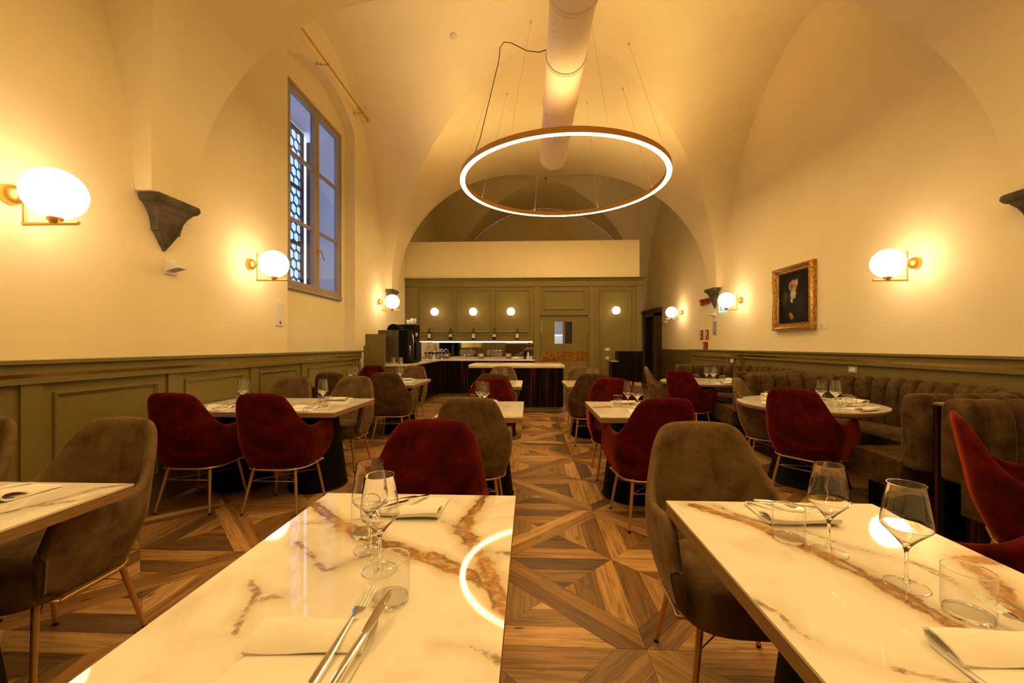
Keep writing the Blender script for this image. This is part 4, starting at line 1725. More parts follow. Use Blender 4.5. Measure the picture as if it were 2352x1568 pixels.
def wine_glass(n):
    t = thing('wine_glass', '', 'wine glass', (0, 0, 0), 0, 'stemmed wine glasses')
    foot = [(0.0040, 0.0), (0.041, 0.0), (0.042, 0.0010), (0.0415, 0.0020), (0.020, 0.0046), (0.0078, 0.0085)]
    lathe_obj('foot', foot, n, M['thin'], t)
    stem = [(0.0, 0.0015), (0.004, 0.0018), (0.0076, 0.0086), (0.0046, 0.018), (0.0036, 0.035), (0.0036, 0.072), (0.0046, 0.082), (0.0085, 0.0912), (0.0078, 0.0958), (0.0, 0.0952)]
    lathe_obj('stem', stem, n, M['glass'], t)
    edge = [(0.0408, 0.0002), (0.0421, 0.0004), (0.0424, 0.0012), (0.0419, 0.0022), (0.0408, 0.0021)]
    lathe_obj('foot_edge', edge, n, M['glass'], t)
    bowl = [(0.0086, 0.0913), (0.022, 0.1085), (0.0445, 0.1325), (0.0470, 0.1362), (0.0476, 0.1405), (0.0467, 0.150), (0.0420, 0.182), (0.0354, 0.2320), (0.0350, 0.2335), (0.0344, 0.2335), (0.0344, 0.2320), (0.0411, 0.182), (0.0458, 0.150), (0.0467, 0.1405), (0.0462, 0.1367), (0.0437, 0.1332), (0.0213, 0.1096), (0.0079, 0.0957)]
    lathe_obj('goblet', bowl, n, M['glass'], t)
    return t


def tumbler(n):
    t = thing('water_tumbler', '', 'water glass', (0, 0, 0), 0, 'straight water tumblers')
    wall = [(0.0384, 0.0040), (0.0405, 0.0055), (0.0412, 0.020), (0.0412, 0.0925), (0.0400, 0.0925), (0.0400, 0.014), (0.0380, 0.0095)]
    lathe_obj('glass_wall', wall, n, M['thin'], t)
    rim = [(0.0399, 0.0925), (0.0413, 0.0925), (0.0414, 0.0938), (0.0406, 0.0948), (0.0398, 0.0938)]
    lathe_obj('rim', rim, n, M['glass'], t)
    base = [(0.0, 0.0), (0.0365, 0.0), (0.0383, 0.0038), (0.0379, 0.0096), (0.0, 0.0090)]
    lathe_obj('thick_base', base, n, M['glass'], t)
    return t


def napkin():
    t = thing('napkin', '', 'napkin', (0, 0, 0), 0, 'folded white napkins')
    prof = [(-0.092, 0.0035), (-0.05, 0.0035), (0.0, 0.004), (0.05, 0.005), (0.074, 0.0065), (0.086, 0.013), (0.088, 0.021), (0.078, 0.0285), (0.06, 0.0300), (0.040, 0.0265), (0.022, 0.0195), (0.012, 0.0125)]
    th = 0.0042
    rnd = random.Random(2)
    up, dn = [], []
    for i, (y, z) in enumerate(prof):
        p = Vector(prof[max(0, i - 1)])
        q = Vector(prof[min(len(prof) - 1, i + 1)])
        d = (q - p).normalized()
        nrm = Vector((-d.y, d.x))
        up.append((y + nrm.x * th * 0.5, z + nrm.y * th * 0.5))
        dn.append((y - nrm.x * th * 0.5, z - nrm.y * th * 0.5))
    ring = up + dn[::-1]
    loops = []
    nx = 13
    for k in range(nx + 1):
        f = k / nx
        x = -0.105 + 0.21 * f
        loops.append([(x + 0.006 * math.sin(9 * y), y + 0.004 * math.sin(5 * x + 1), max(0.0012, z + (0.0022 * math.sin(30 * x + 40 * y) + 0.003 * (2 * f - 1) ** 2 * (z > 0.012)))) for y, z in ring])
    g = G()
    g.loft(loops)
    mesh('folded_cloth', g, M['linen'], t, angle=50)
    prof2 = [(-0.088, 0.0062), (-0.03, 0.0065), (0.02, 0.0072), (0.05, 0.0085)]
    g = G()
    loops = []
    for k in range(8):
        x = -0.098 + 0.19 * k / 7
        loops.append([(x, y, z + 0.0008 * math.sin(20 * x)) for y, z in prof2] + [(x, y, z + 0.003 + 0.0008 * math.sin(20 * x)) for y, z in prof2[::-1]])
    g.loft(loops)
    mesh('upper_fold', g, M['linen'], t, angle=50)
    return t


def strip(g, pts):
    """pts: (y, half width, z, thickness) -> lofted bar along y"""
    loops = []
    for y, w, z, th in pts:
        loops.append([(-w, y, z - th / 2), (-w * 0.6, y, z - th / 2), (w * 0.6, y, z - th / 2), (w, y, z - th / 2), (w, y, z + th / 2), (w * 0.5, y, z + th / 2 + th * 0.25), (-w * 0.5, y, z + th / 2 + th * 0.25), (-w, y, z + th / 2)])
    g.loft(loops)


def fork():
    t = thing('fork', '', 'fork', (0, 0, 0), 0, 'steel forks')
    g = G()
    strip(g, [(-0.105, 0.003, 0.0, 0.002), (-0.100, 0.0085, 0.0, 0.003), (-0.06, 0.0075, 0.001, 0.0035), (0.0, 0.0042, 0.0035, 0.0035), (0.022, 0.0032, 0.004, 0.0034)])
    mesh('handle', g, M['steel'], t, angle=40)
    g = G()
    strip(g, [(0.022, 0.0032, 0.004, 0.0032), (0.032, 0.0065, 0.003, 0.0025), (0.042, 0.0115, 0.0012, 0.002), (0.054, 0.0122, 0.0, 0.0018)])
    for k in range(4):
        x = -0.0105 + 0.007 * k
        g2 = G()
        strip(g2, [(0.053, 0.0019, 0.0, 0.0018), (0.075, 0.0016, 0.001, 0.0017), (0.095, 0.0011, 0.0045, 0.0014), (0.102, 0.0004, 0.0065, 0.001)])
        G_shift(g2, (x, 0, 0))
        g.add(g2.v, g2.f)
    mesh('tines', g, M['steel'], t, angle=40)
    return t


def knife():
    t = thing('knife', '', 'knife', (0, 0, 0), 0, 'steel knives')
    g = G()
    strip(g, [(-0.11, 0.003, 0.0, 0.003), (-0.105, 0.007, 0.0, 0.005), (-0.06, 0.0072, 0.0, 0.006), (-0.005, 0.0055, 0.0, 0.0055), (0.003, 0.006, 0.0, 0.004)])
    mesh('handle', g, M['steel'], t, angle=40)
    g = G()
    strip(g, [(0.003, 0.006, 0.0, 0.0028), (0.02, 0.0085, 0.0, 0.0016), (0.06, 0.0095, 0.0, 0.0014), (0.085, 0.0085, 0.0, 0.0013), (0.103, 0.0045, 0.0, 0.001), (0.112, 0.0006, 0.0, 0.0008)])
    mesh('blade', g, M['steel'], t, angle=40)
    return t


PROTO = {}


def ware(kind, loc, rz, label, group, tilt=0.0):
    make = {'wine': lambda: wine_glass(40), 'winefar': lambda: wine_glass(18), 'tumbler': lambda: tumbler(36), 'tumblerfar': lambda: tumbler(18), 'napkin': napkin, 'fork': fork, 'knife': knife}[kind]
    if kind not in PROTO:
        r = make()
        r.location = loc
        r.rotation_euler = (0, 0, rz)
        r['label'] = label
        r['group'] = group
        PROTO[kind] = r
    else:
        r = dup(PROTO[kind], loc, rz, label, group)
    r.rotation_euler = (tilt, 0, rz)
    return r


# ================================================================== TABLES
def seg_dist(P, lines):
    d = np.full(len(P), 0.2)
    for L in lines:
        w = 1.0
        for (ax, ay), (bx, by) in zip(L, L[1:]):
            a = np.array((ax, ay))
            b = np.array((bx, by))
            ab = b - a
            t = np.clip(((P - a) @ ab) / max(1e-9, ab @ ab), 0, 1)
            q = a + t[:, None] * ab
            d = np.minimum(d, np.sqrt(((P - q) ** 2).sum(1)))
    return d


def add_veins(me, pts, gold, grey):
    P = np.array([(p[0], p[1]) for p in pts])
    for nm, lines in (('vein', gold), ('greyvein', grey)):
        d = seg_dist(P, lines) if lines else np.full(len(P), 0.2)
        a = me.attributes.new(nm, 'FLOAT', 'POINT')
        a.data.foreach_set('value', d.astype(np.float32))


def rand_veins(seed, wx, wy, n):
    r = random.Random(seed)
    out = []
    for _ in range(n):
        x, y = -wx / 2 + r.random() * wx * 0.4, -wy / 2 + r.random() * wy
        a = r.uniform(-0.6, 0.6)
        L = [(x - 0.1, y)]
        for _ in range(7):
            a += r.uniform(-0.45, 0.45)
            x += 0.09 * math.cos(a) * (wx / 0.7)
            y += 0.09 * math.sin(a)
            L.append((x, y))
        out.append(L)
    return out


def pedestal(t, x, y, rb=0.26, rt=0.17):
    g = G()
    g.lathe([(0, 0), (rb - 0.01, 0), (rb, 0.012), (rb - 0.008, 0.02), (rt, 0.690), (rt + 0.05, 0.690), (rt + 0.05, 0.706), (0, 0.706)], 40, c=(x, y, 0))
    mesh('pedestal', g, M['black'], t, angle=35)


def table(label, x0, x1, y0, y1, gold, grey, bases, step=0.012):
    cx, cy = 0.5 * (x0 + x1), 0.5 * (y0 + y1)
    t = thing('dining_table', label, 'table', (cx, cy, 0), 0, 'rectangular marble-topped tables')
    wx, wy = x1 - x0, y1 - y0
    nx, ny = int(wx / step), int(wy / step)
    xs = np.linspace(-wx / 2, wx / 2, nx + 1)
    ys = np.linspace(-wy / 2, wy / 2, ny + 1)
    g = G()
    g.grid([[(float(x), float(y), 0.75) for x in xs] for y in ys])
    k = len(g.v)
    e = [(-wx / 2, -wy / 2), (wx / 2, -wy / 2), (wx / 2, wy / 2), (-wx / 2, wy / 2)]
    for a, b in zip(e, e[1:] + e[:1]):
        g.quad((a[0], a[1], 0.743), (b[0], b[1], 0.743), (b[0], b[1], 0.75), (a[0], a[1], 0.75))
    g.quad(*[(a, b, 0.743) for a, b in e[::-1]])
    o = mesh('marble_top', g, M['marble'], t)
    add_veins(o.data, g.v, gold, grey)
    g = G()
    g.box(-wx / 2 + 0.001, wx / 2 - 0.001, -wy / 2 + 0.001, wy / 2 - 0.001, 0.706, 0.7428)
    mesh('oak_edge', g, M['edge'], t)
    for bx, by in bases:
        pedestal(t, bx, by)
    return t


def shift(lines, cx, cy):
    return [[(x - cx, y - cy) for x, y in l] for l in lines]


c_gold = [[(-0.74, 1.404), (-0.562, 1.232), (-0.467, 1.178), (-0.341, 1.102), (-0.228, 1.044), (-0.142, 0.987), (-0.085, 0.936), (-0.045, 0.846)], [(-0.163, 1.516), (-0.186, 1.345), (-0.206, 1.232), (-0.159, 1.152), (-0.117, 1.048), (-0.088, 0.971), (-0.052, 0.875)]]
c_grey = [[(-0.65, 0.938), (-0.6, 0.89), (-0.585, 0.824), (-0.562, 0.767)], [(-0.585, 0.867), (-0.563, 0.883), (-0.538, 0.881)], [(-0.66, 1.143), (-0.56, 1.051), (-0.499, 0.988), (-0.46, 1.034), (-0.418, 1.069)], [(-0.165, 0.755), (-0.108, 0.752), (-0.054, 0.723)], [(-0.206, 1.232), (-0.282, 1.291), (-0.328, 1.339)], [(-0.137, 1.115), (-0.088, 1.098), (-0.044, 1.091)], [(-0.70, 1.25), (-0.60, 1.27), (-0.50, 1.30)]]
r_gold = [[(0.561, 1.451), (0.688, 1.303), (0.738, 1.213), (0.788, 1.082), (0.816, 0.964), (0.829, 0.897), (0.834, 0.833)], [(1.20, 1.12), (1.106, 1.104), (1.093, 1.032), (1.009, 0.888)]]
r_grey = [[(0.489, 0.912), (0.514, 0.867), (0.515, 0.815), (0.549, 0.775), (0.594, 0.736), (0.64, 0.723), (0.72, 0.70)], [(0.636, 1.454), (0.698, 1.348), (0.76, 1.28), (0.817, 1.261), (0.872, 1.167), (0.972, 1.098), (0.989, 1.027), (0.976, 0.948)]]
l_grey = [[(-2.1, 1.20), (-1.85, 1.26), (-1.729, 1.28), (-1.703, 1.355), (-1.675, 1.439), (-1.659, 1.532), (-1.586, 1.575)], [(-1.71, 1.336), (-1.612, 1.399), (-1.58, 1.46)]]

table('front centre marble table with gold veins and two wine glasses', -0.752, -0.050, 0.615, 1.515, shift(c_gold, -0.401, 1.065), shift(c_grey, -0.401, 1.065), [(0, 0)], 0.008)
table('front right marble table with diagonal gold veins', 0.484, 1.190, 0.590, 1.490, shift(r_gold, 0.837, 1.04), shift(r_grey, 0.837, 1.04), [(0, 0)], 0.008)
table('front left marble table cut off by the left edge of the picture', -3.03, -1.575, 0.690, 1.585, [], shift(l_grey, -2.3025, 1.1375), [(-0.40, 0), (0.40, 0)], 0.012)
table('long marble table with two red chairs beside the left panelling', -3.055, -1.61, 3.340, 4.240, [], rand_veins(3, 1.45, 0.9, 5), [(-0.36, 0), (0.36, 0)], 0.02)
table('farthest marble table along the left panelling, before the bar counter', -3.055, -1.62, 5.70, 6.76, [], rand_veins(5, 1.45, 0.9, 3), [(-0.36, 0), (0.36, 0)], 0.03)
table('second marble table of the centre row, behind the grey chair back', -0.735, -0.053, 3.175, 4.070, [], rand_veins(8, 0.7, 0.9, 3), [(0, 0)], 0.02)
table('marble table of the right aisle row with folded napkin and red chairs', 0.545, 1.248, 3.205, 4.095, rand_veins(11, 0.7, 0.9, 1), rand_veins(12, 0.7, 0.9, 2), [(0, 0)], 0.02)
table('small marble table directly in front of the bar island', -0.79, -0.105, 5.56, 6.55, [], rand_veins(15, 0.7, 0.9, 2), [(0, 0)], 0.03)
table('farthest marble table of the right aisle row, beside the bar island', 0.508, 1.20, 5.60, 6.54, [], rand_veins(17, 0.7, 0.9, 2), [(0, 0)], 0.03)


def round_table(label, cx, cy, r=0.60):
    t = thing('round_table', label, 'table', (cx, cy, 0), 0, 'round tables in the sofa booths')
    g = G()
    rs = [0.0001] + [r * k / 14 for k in range(1, 15)]
    n = 56
    rows = [[(q * math.cos(2 * PI * k / n), q * math.sin(2 * PI * k / n), 0.75) for k in range(n + 1)] for q in rs]
    rows.append([(r * math.cos(2 * PI * k / n), r * math.sin(2 * PI * k / n), 0.742) for k in range(n + 1)])
    rows.append([(0.001 * math.cos(2 * PI * k / n), 0.001 * math.sin(2 * PI * k / n), 0.742) for k in range(n + 1)])
    g.grid(rows)
    o = mesh('marble_top', g, M['marble'], t)
    add_veins(o.data, g.v, [], rand_veins(int(cy * 7), 1.2, 1.0, 3))
    g = G()
    g.lathe([(0, 0.712), (r - 0.006, 0.712), (r - 0.001, 0.718), (r - 0.001, 0.7418), (0, 0.7418)], 56)
    mesh('oak_edge', g, M['edge'], t, angle=40)
    pedestal(t, 0, 0, 0.33, 0.17)
    return t


JX, JY = 2.67, 4.09
KX, KY = 2.67, 6.56
round_table('round marble table in the near sofa booth', JX, JY)
round_table('round marble table in the far sofa booth', KX, KY)

ZT = 0.7503


def setting(cx, cy, wy, name, far, side, jit, gl=True, tum=True):
    """one seat's ware on a rectangular table; side -1 = the seat nearer the camera"""
    s = -side               # direction into the table
    f = 'far' if far else ''
    rz = 0 if side < 0 else PI
    where = 'nearer' if side < 0 else 'farther'
    R = random.Random(jit)
    edge = cy + side * (wy / 2)
    j = lambda a: R.uniform(-a, a)
    nx, ny = cx + j(0.015) + 0.005 * s, edge + s * 0.105
    ware('napkin', (nx, ny, ZT), rz + j(0.04), 'folded white napkin at the %s seat, %s' % (where, name), 'folded white napkins')
    kx = nx + s * 0.055
    ware('fork', (kx - 0.022 * s, ny + s * 0.03, ZT + 0.031), rz - 0.16 + j(0.05), 'steel fork at the %s seat, %s' % (where, name), 'steel forks', 0.165)
    ware('knife', (kx + 0.018 * s, ny + s * 0.03, ZT + 0.031), rz - 0.20 + j(0.05), 'steel knife at the %s seat, %s' % (where, name), 'steel knives', 0.165)
    if gl:
        ware('wine' + f, (cx - s * 0.005 + (0.035 if side < 0 else -0.03), cy + side * 0.055, ZT), 0, 'wine glass of the %s seat, %s' % (where, name), 'stemmed wine glasses')
    if tum:
        ware('tumbler' + f, (cx + s * 0.09, cy + side * 0.165, ZT), 0, 'water tumbler of the %s seat, %s' % (where, name), 'straight water tumblers')


# front centre table
nm = 'the front centre table'
ware('napkin', (-0.397, 0.690, ZT), 0.03, 'folded white napkin at the nearer seat of ' + nm, 'folded white napkins')
ware('fork', (-0.334, 0.742, ZT + 0.031), -0.10, 'steel fork on the napkin at the nearer seat of ' + nm, 'steel forks', 0.165)
ware('knife', (-0.297, 0.730, ZT + 0.031), -0.13, 'steel knife on the napkin at the nearer seat of ' + nm, 'steel knives', 0.165)
ware('napkin', (-0.392, 1.375, ZT), PI + 0.02, 'folded white napkin at the farther seat of ' + nm, 'folded white napkins')
ware('fork', (-0.450, 1.365, ZT + 0.031), PI - 0.5, 'steel fork on the napkin at the farther seat of ' + nm, 'steel forks', 0.165)
ware('knife', (-0.405, 1.372, ZT + 0.031), PI - 0.42, 'steel knife on the napkin at the farther seat of ' + nm, 'steel knives', 0.165)
ware('wine', (-0.366, 0.998, ZT), 0, 'nearer of the two stemmed wine glasses on ' + nm, 'stemmed wine glasses')
ware('wine', (-0.430, 1.100, ZT), 0, 'farther of the two stemmed wine glasses on ' + nm, 'stemmed wine glasses')
ware('tumbler', (-0.300, 0.880, ZT), 0, 'nearer of the two clear water tumblers on ' + nm, 'straight water tumblers')
ware('tumbler', (-0.478, 1.190, ZT), 0, 'farther of the two clear water tumblers on ' + nm, 'straight water tumblers')
# front right table
nm = 'the front right table'
ware('napkin', (0.832, 0.710, ZT), 0.0, 'folded white napkin at the nearer seat of ' + nm, 'folded white napkins')
ware('fork', (0.918, 0.775, ZT + 0.031), 0.18, 'steel fork on the napkin at the nearer seat of ' + nm, 'steel forks', 0.165)
ware('knife', (0.958, 0.765, ZT + 0.031), 0.16, 'steel knife on the napkin at the nearer seat of ' + nm, 'steel knives', 0.165)
ware('napkin', (0.842, 1.378, ZT), PI, 'folded white napkin at the farther seat of ' + nm, 'folded white napkins')
ware('fork', (0.806, 1.378, ZT + 0.031), PI + 0.62, 'steel fork on the napkin at the farther seat of ' + nm, 'steel forks', 0.165)
ware('knife', (0.848, 1.392, ZT + 0.031), PI + 0.66, 'steel knife on the napkin at the farther seat of ' + nm, 'steel knives', 0.165)
ware('wine', (0.796, 1.135, ZT), 0, 'farther of the two stemmed wine glasses on ' + nm, 'stemmed wine glasses')
ware('wine', (0.863, 0.985, ZT), 0, 'nearer of the two stemmed wine glasses on ' + nm, 'stemmed wine glasses')
ware('tumbler', (0.734, 1.205, ZT), 0, 'farther of the two clear water tumblers on ' + nm, 'straight water tumblers')
ware('tumbler', (0.894, 0.882, ZT), 0, 'nearer of the two clear water tumblers on ' + nm, 'straight water tumblers')
# front left table: only one corner is in the picture
nm = 'the front left table'
ware('napkin', (-1.93, 1.455, ZT), PI - 0.05, 'folded white napkin on ' + nm, 'folded white napkins')
ware('fork', (-2.0, 1.455, ZT + 0.031), PI - 0.55, 'steel fork lying across the napkin on ' + nm, 'steel forks', 0.165)
# the rest
for cx, s2 in ((-2.69, 'wall-side half of the long left table'), (-1.99, 'aisle-side half of the long left table')):
    setting(cx + (0.06 if cx > -2 else 0.0), 3.79, 0.90, 'the ' + s2, True, -1, int(-cx * 31))
    setting(cx + (0.06 if cx > -2 else 0.0), 3.79, 0.90, 'the ' + s2, True, 1, int(-cx * 17))
for cx, s2 in ((-2.66, 'wall-side half of the farthest left table'), (-1.96, 'aisle-side half of the farthest left table')):
    setting(cx, 6.05, 0.7, 'the ' + s2, True, -1, int(-cx * 13))
    setting(cx, 6.25, 0.85, 'the ' + s2, True, 1, int(-cx * 19), tum=cx > -2)
nm = 'the second centre-row table'
setting(-0.42, 3.66, 0.88, nm, True, -1, 5)
setting(-0.42, 3.66, 0.88, nm, True, 1, 6)
nm = 'the right aisle table with red chairs'
setting(0.90, 3.66, 0.88, nm, True, -1, 7)
setting(0.90, 3.66, 0.88, nm, True, 1, 8)
nm = 'the table in front of the bar island'
for x, w in ((-0.50, 'left'), (-0.36, 'right')):
    ware('winefar', (x, 6.02, ZT), 0, '%s one of two wine glasses on %s' % (w, nm), 'stemmed wine glasses')
ware('napkin', (-0.42, 6.36, ZT), PI, 'folded white napkin on the far side of ' + nm, 'folded white napkins')
ware('napkin', (-0.44, 5.70, ZT), 0.1, 'folded white napkin on the near side of ' + nm, 'folded white napkins')
nm = 'the farthest right aisle table'
for x, w in ((0.86, 'left'), (0.97, 'right')):
    ware('winefar', (x, 6.02, ZT), 0, '%s one of two wine glasses on %s' % (w, nm), 'stemmed wine glasses')
ware('napkin', (0.88, 6.36, ZT), PI, 'folded white napkin on the far side of ' + nm, 'folded white napkins')


def round_setting(cx, cy, nm):
    ds = [(-150, 'left'), (-70, 'nearest'), (10, 'right'), (95, 'farthest')]
    for a, w in ds:
        r = math.radians(a)
        dx, dy = math.cos(r), math.sin(r)
        rz = r + PI / 2 + PI
        ware('napkin', (cx + dx * 0.46, cy + dy * 0.46, ZT), rz + 0.0, 'folded white napkin at the %s place of %s' % (w, nm), 'folded white napkins')
        px, py = -dy, dx
        ware('fork', (cx + dx * 0.44 + px * 0.05, cy + dy * 0.44 + py * 0.05, ZT + 0.031), rz - 0.3, 'steel fork at the %s place of %s' % (w, nm), 'steel forks', 0.165)
        ware('knife', (cx + dx * 0.44 + px * 0.09, cy + dy * 0.44 + py * 0.09, ZT + 0.031), rz - 0.35, 'steel knife at the %s place of %s' % (w, nm), 'steel knives', 0.165)
    P = [(0.027, -0.145, 'leftmost'), (0.064, -0.279, 'nearer right'), (0.14, -0.16, 'farther right')]
    for dx, dy, w in P:
        ware('winefar', (cx + dx, cy + dy, ZT), 0, '%s wine glass on %s' % (w, nm), 'stemmed wine glasses')
    P = [(0.26, 0.20, 'farthest'), (0.20, -0.27, 'nearest'), (0.27, -0.13, 'rightmost'), (-0.06, 0.05, 'leftmost')]
    for dx, dy, w in P:
        ware('tumblerfar', (cx + dx, cy + dy, ZT), 0, '%s water tumbler on %s' % (w, nm), 'straight water tumblers')


round_setting(JX, JY, 'the round table in the near booth')
round_setting(KX, KY, 'the round table in the far booth')
# glasses on the bar counter
k = 0
for i in range(6):
    ware('winefar', (-1.78 + 0.105 * (i // 2) + 0.05 * (i % 2), 10.74 + 0.11 * (i % 2), 0.956), 0, 'wine glass, %s in the left group of six on the bar counter' % ('first from left,second from left,third from left,fourth from left,fifth from left,last at the right'.split(',')[i]), 'glasses on the bar counter')
for i in range(4):
    ware('winefar', (-1.08 + 0.102 * i, 10.80, 0.956), 0, 'wine glass %s in the right group of four on the bar counter' % ('first from left,second from left,third from left,last at the right'.split(',')[i]), 'glasses on the bar counter')


# ================================================================== CHAIRS
def chair_surface(s, v):
    """outer shell point; s = signed arc length from the middle of the back, v = 0 bottom .. 1 rim"""
    a, R, b = 0.105, 0.185, 0.300
    arc = R * PI / 2
    tot = a + arc + b
    q = min(abs(s), tot)
    if q < a:
        x, y = q, -0.25
    elif q < a + arc:
        th = (q - a) / R
        x, y = a + R * math.sin(th), -0.25 + R - R * math.cos(th)
    else:
        x, y = a + R, -0.25 + R + (q - a - arc)
    # rim height
    def sm(e0, e1, t):
        t = max(0, min(1, (t - e0) / (e1 - e0)))
        return t * t * (3 - 2 * t)
    h = 0.94 - 0.010 * (q / 0.15) ** 2 if q < 0.15 else 0.93
    if q >= 0.15:
        pts = [(0.15, 0.930), (0.185, 0.916), (0.212, 0.884), (0.242, 0.826), (0.270, 0.757), (0.300, 0.708), (0.335, 0.677), (0.38, 0.663), (0.45, 0.666), (0.54, 0.681), (0.60, 0.688), (0.63, 0.682), (0.652, 0.664), (0.670, 0.636), (0.684, 0.60), (tot, 0.54)]
        for (s0, h0), (s1, h1) in zip(pts, pts[1:]):
            if s0 <= q <= s1:
                h = h0 + (h1 - h0) * (q - s0) / (s1 - s0)
                break
    z0 = 0.352 + 0.055 * sm(0.56, tot, q) ** 2
    z = z0 + (h - z0) * v
    f = (z - 0.352) / 0.588
    # plan shrinks towards the bottom, back leans
    k = 0.80 + 0.20 * sm(-0.10, 0.34, f)
    bk = 1 - sm(0.20, 0.52, q)
    x *= k
    y = 0.02 + (y - 0.02) * (k if y < 0.02 else (0.86 + 0.14 * sm(-0.05, 0.35, f)))
    y -= 0.095 * max(0, f) ** 1.25 * bk
    x *= 1.0 - 0.10 * max(0, f - 0.55) * 0
    return Vector((math.copysign(x, s), y, z))


def chair_meshes():
    nu, nv = 40, 9
    a, R, b = 0.105, 0.185, 0.300
    tot = a + R * PI / 2 + b
    S = [tot * (0.45 * math.sin(PI / 2 * (-1 + 2 * i / nu)) + 0.55 * (-1 + 2 * i / nu)) for i in range(nu + 1)]
    V = [j / nv for j in range(nv + 1)]
    O = [[chair_surface(s, v) for v in V] for s in S]
    th = 0.040
    I = []
    for i in range(nu + 1):
        row = []
        for j in range(nv + 1):
            du = O[min(i + 1, nu)][j] - O[max(i - 1, 0)][j]
            dv = O[i][min(j + 1, nv)] - O[i][max(j - 1, 0)]
            n = du.cross(dv).normalized()
            c = Vector((0, 0.02, 0)) - O[i][j]
            c.z = 0
            if n.dot(c) < 0:
                n = -n
            row.append(O[i][j] + n * th)
        I.append(row)
    vs, fs = [], []
    idx = {}

    def put(key, p):
        idx[key] = len(vs)
        vs.append(tuple(p))
    for i in range(nu + 1):
        for j in range(nv + 1):
            put(('o', i, j), O[i][j])
            put(('i', i, j), I[i][j])
        m = (O[i][nv] + I[i][nv]) * 0.5
        d = (O[i][nv] - O[i][nv - 1]).normalized()
        put(('r', i), m + d * 0.012)
    for j in range(nv + 1):
        for i in (0, nu):
            m = (O[i][j] + I[i][j]) * 0.5
            d = (O[i][j] - O[1 if i == 0 else nu - 1][j]).normalized()
            put(('e', i, j), m + d * 0.020)
    for i in range(nu):
        for j in range(nv):
            fs.append((idx['o', i, j], idx['o', i + 1, j], idx['o', i + 1, j + 1], idx['o', i, j + 1]))
            fs.append((idx['i', i, j + 1], idx['i', i + 1, j + 1], idx['i', i + 1, j], idx['i', i, j]))
        fs.append((idx['o', i, nv], idx['o', i + 1, nv], idx['r', i + 1], idx['r', i]))
        fs.append((idx['r', i], idx['r', i + 1], idx['i', i + 1, nv], idx['i', i, nv]))
        fs.append((idx['o', i + 1, 0], idx['o', i, 0], idx['i', i, 0], idx['i', i + 1, 0]))
    for i in (0, nu):
        for j in range(nv):
            f1 = (idx['o', i, j], idx['o', i, j + 1], idx['e', i, j + 1], idx['e', i, j])
            f2 = (idx['e', i, j], idx['e', i, j + 1], idx['i', i, j + 1], idx['i', i, j])
            fs += [f1, f2] if i == nu else [f1[::-1], f2[::-1]]
        f3 = (idx['o', i, nv], idx['r', i], idx['e', i, nv])
        f4 = (idx['r', i], idx['i', i, nv], idx['e', i, nv])
        fs += [f3, f4] if i == nu else [f3[::-1], f4[::-1]]
    g = G()
    g.v, g.f = vs, fs
    shell = g
    # seat cushion, outline inside the shell
    out = []
    n = 40
    for k in range(n):
        a_ = 2 * PI * k / n
        c, s_ = math.cos(a_), math.sin(a_)
        e = 0.55
        x = 0.236 * math.copysign(abs(c) ** e, c)
        y = 0.035 + 0.245 * math.copysign(abs(s_) ** e, s_)
        if y < 0:
            x *= 1 - 0.25 * (-y / 0.2) ** 2
        out.append((x, y))
    seat = G()
    lv = [(0.350, 0.90), (0.358, 0.97), (0.375, 1.0), (0.445, 1.0), (0.470, 0.965), (0.482, 0.88), (0.488, 0.70), (0.490, 0.4), (0.491, 0.05)]
    seat.loft([[(x * k, 0.03 + (y - 0.03) * k, z) for x, y in out] for z, k in lv])
    return shell, seat


def make_chair(m):
    t = thing('dining_chair', '', 'chair', (0, 0, 0))
    shell, seat = chair_meshes()
    mesh('backrest_shell', shell, m, t, smooth=True, sub=1)
    mesh('seat', seat, m, t, smooth=True)
    g = G()
    pts = []
    a, R, b = 0.105, 0.185, 0.300
    tot = a + R * PI / 2 + b
    for i in range(41):
        p = chair_surface(tot * 0.91 * (-1 + 2 * i / 40), 0.0)
        pts.append((p.x * 0.985, p.y * 0.985, 0.346))
    g.tube(pts, 0.0075, 8)
    g.tube([(pts[0][0], pts[0][1], 0.346), (pts[-1][0], pts[-1][1], 0.346)], 0.0075, 8)
    mesh('frame_rail', g, M['leg'], t, smooth=True)
    feet = []
    for sx in (-1, 1):
        for sy in (-1, 1):
            top = Vector((sx * 0.165, 0.01 + sy * 0.155, 0.352))
            bot = Vector((sx * 0.215, sy * 0.215 + 0.0, 0.012))
            g = G()
            g.tube([top, bot], [0.0125, 0.0095], 12)
            l = mesh('leg', g, M['leg'], t, angle=40)
            g = G()
            d = (bot - top).normalized()
            g.tube([bot - d * 0.002, bot + d * 0.0115], [0.0105, 0.0095], 12)
            mesh('foot_cap', g, M['rubber'], l, angle=40)
            feet.append(top.lerp(bot, 0.30))
    g = G()
    g.tube([feet[0], feet[2]], 0.0030, 6)
    g.tube([feet[0], feet[3]], 0.0030, 6)
    g.tube([feet[1], feet[2]], 0.0030, 6)
    mesh('stretcher', g, M['leg'], t, smooth=True)
    return t


CH = {}


def chair(kind, x, y, deg, label):
    grp = {'red': 'rust red velvet chairs', 'taupe': 'grey-brown velvet chairs', 'browns': 'grey-brown velvet chairs'}[kind]
    if kind not in CH:
        c = make_chair(M[kind])
        c.location = (x, y, 0)
        c.rotation_euler = (0, 0, math.radians(deg))
        c['label'] = label
        c['group'] = grp
        CH[kind] = c
        return c
    return dup(CH[kind], (x, y, 0), math.radians(deg), label, grp)


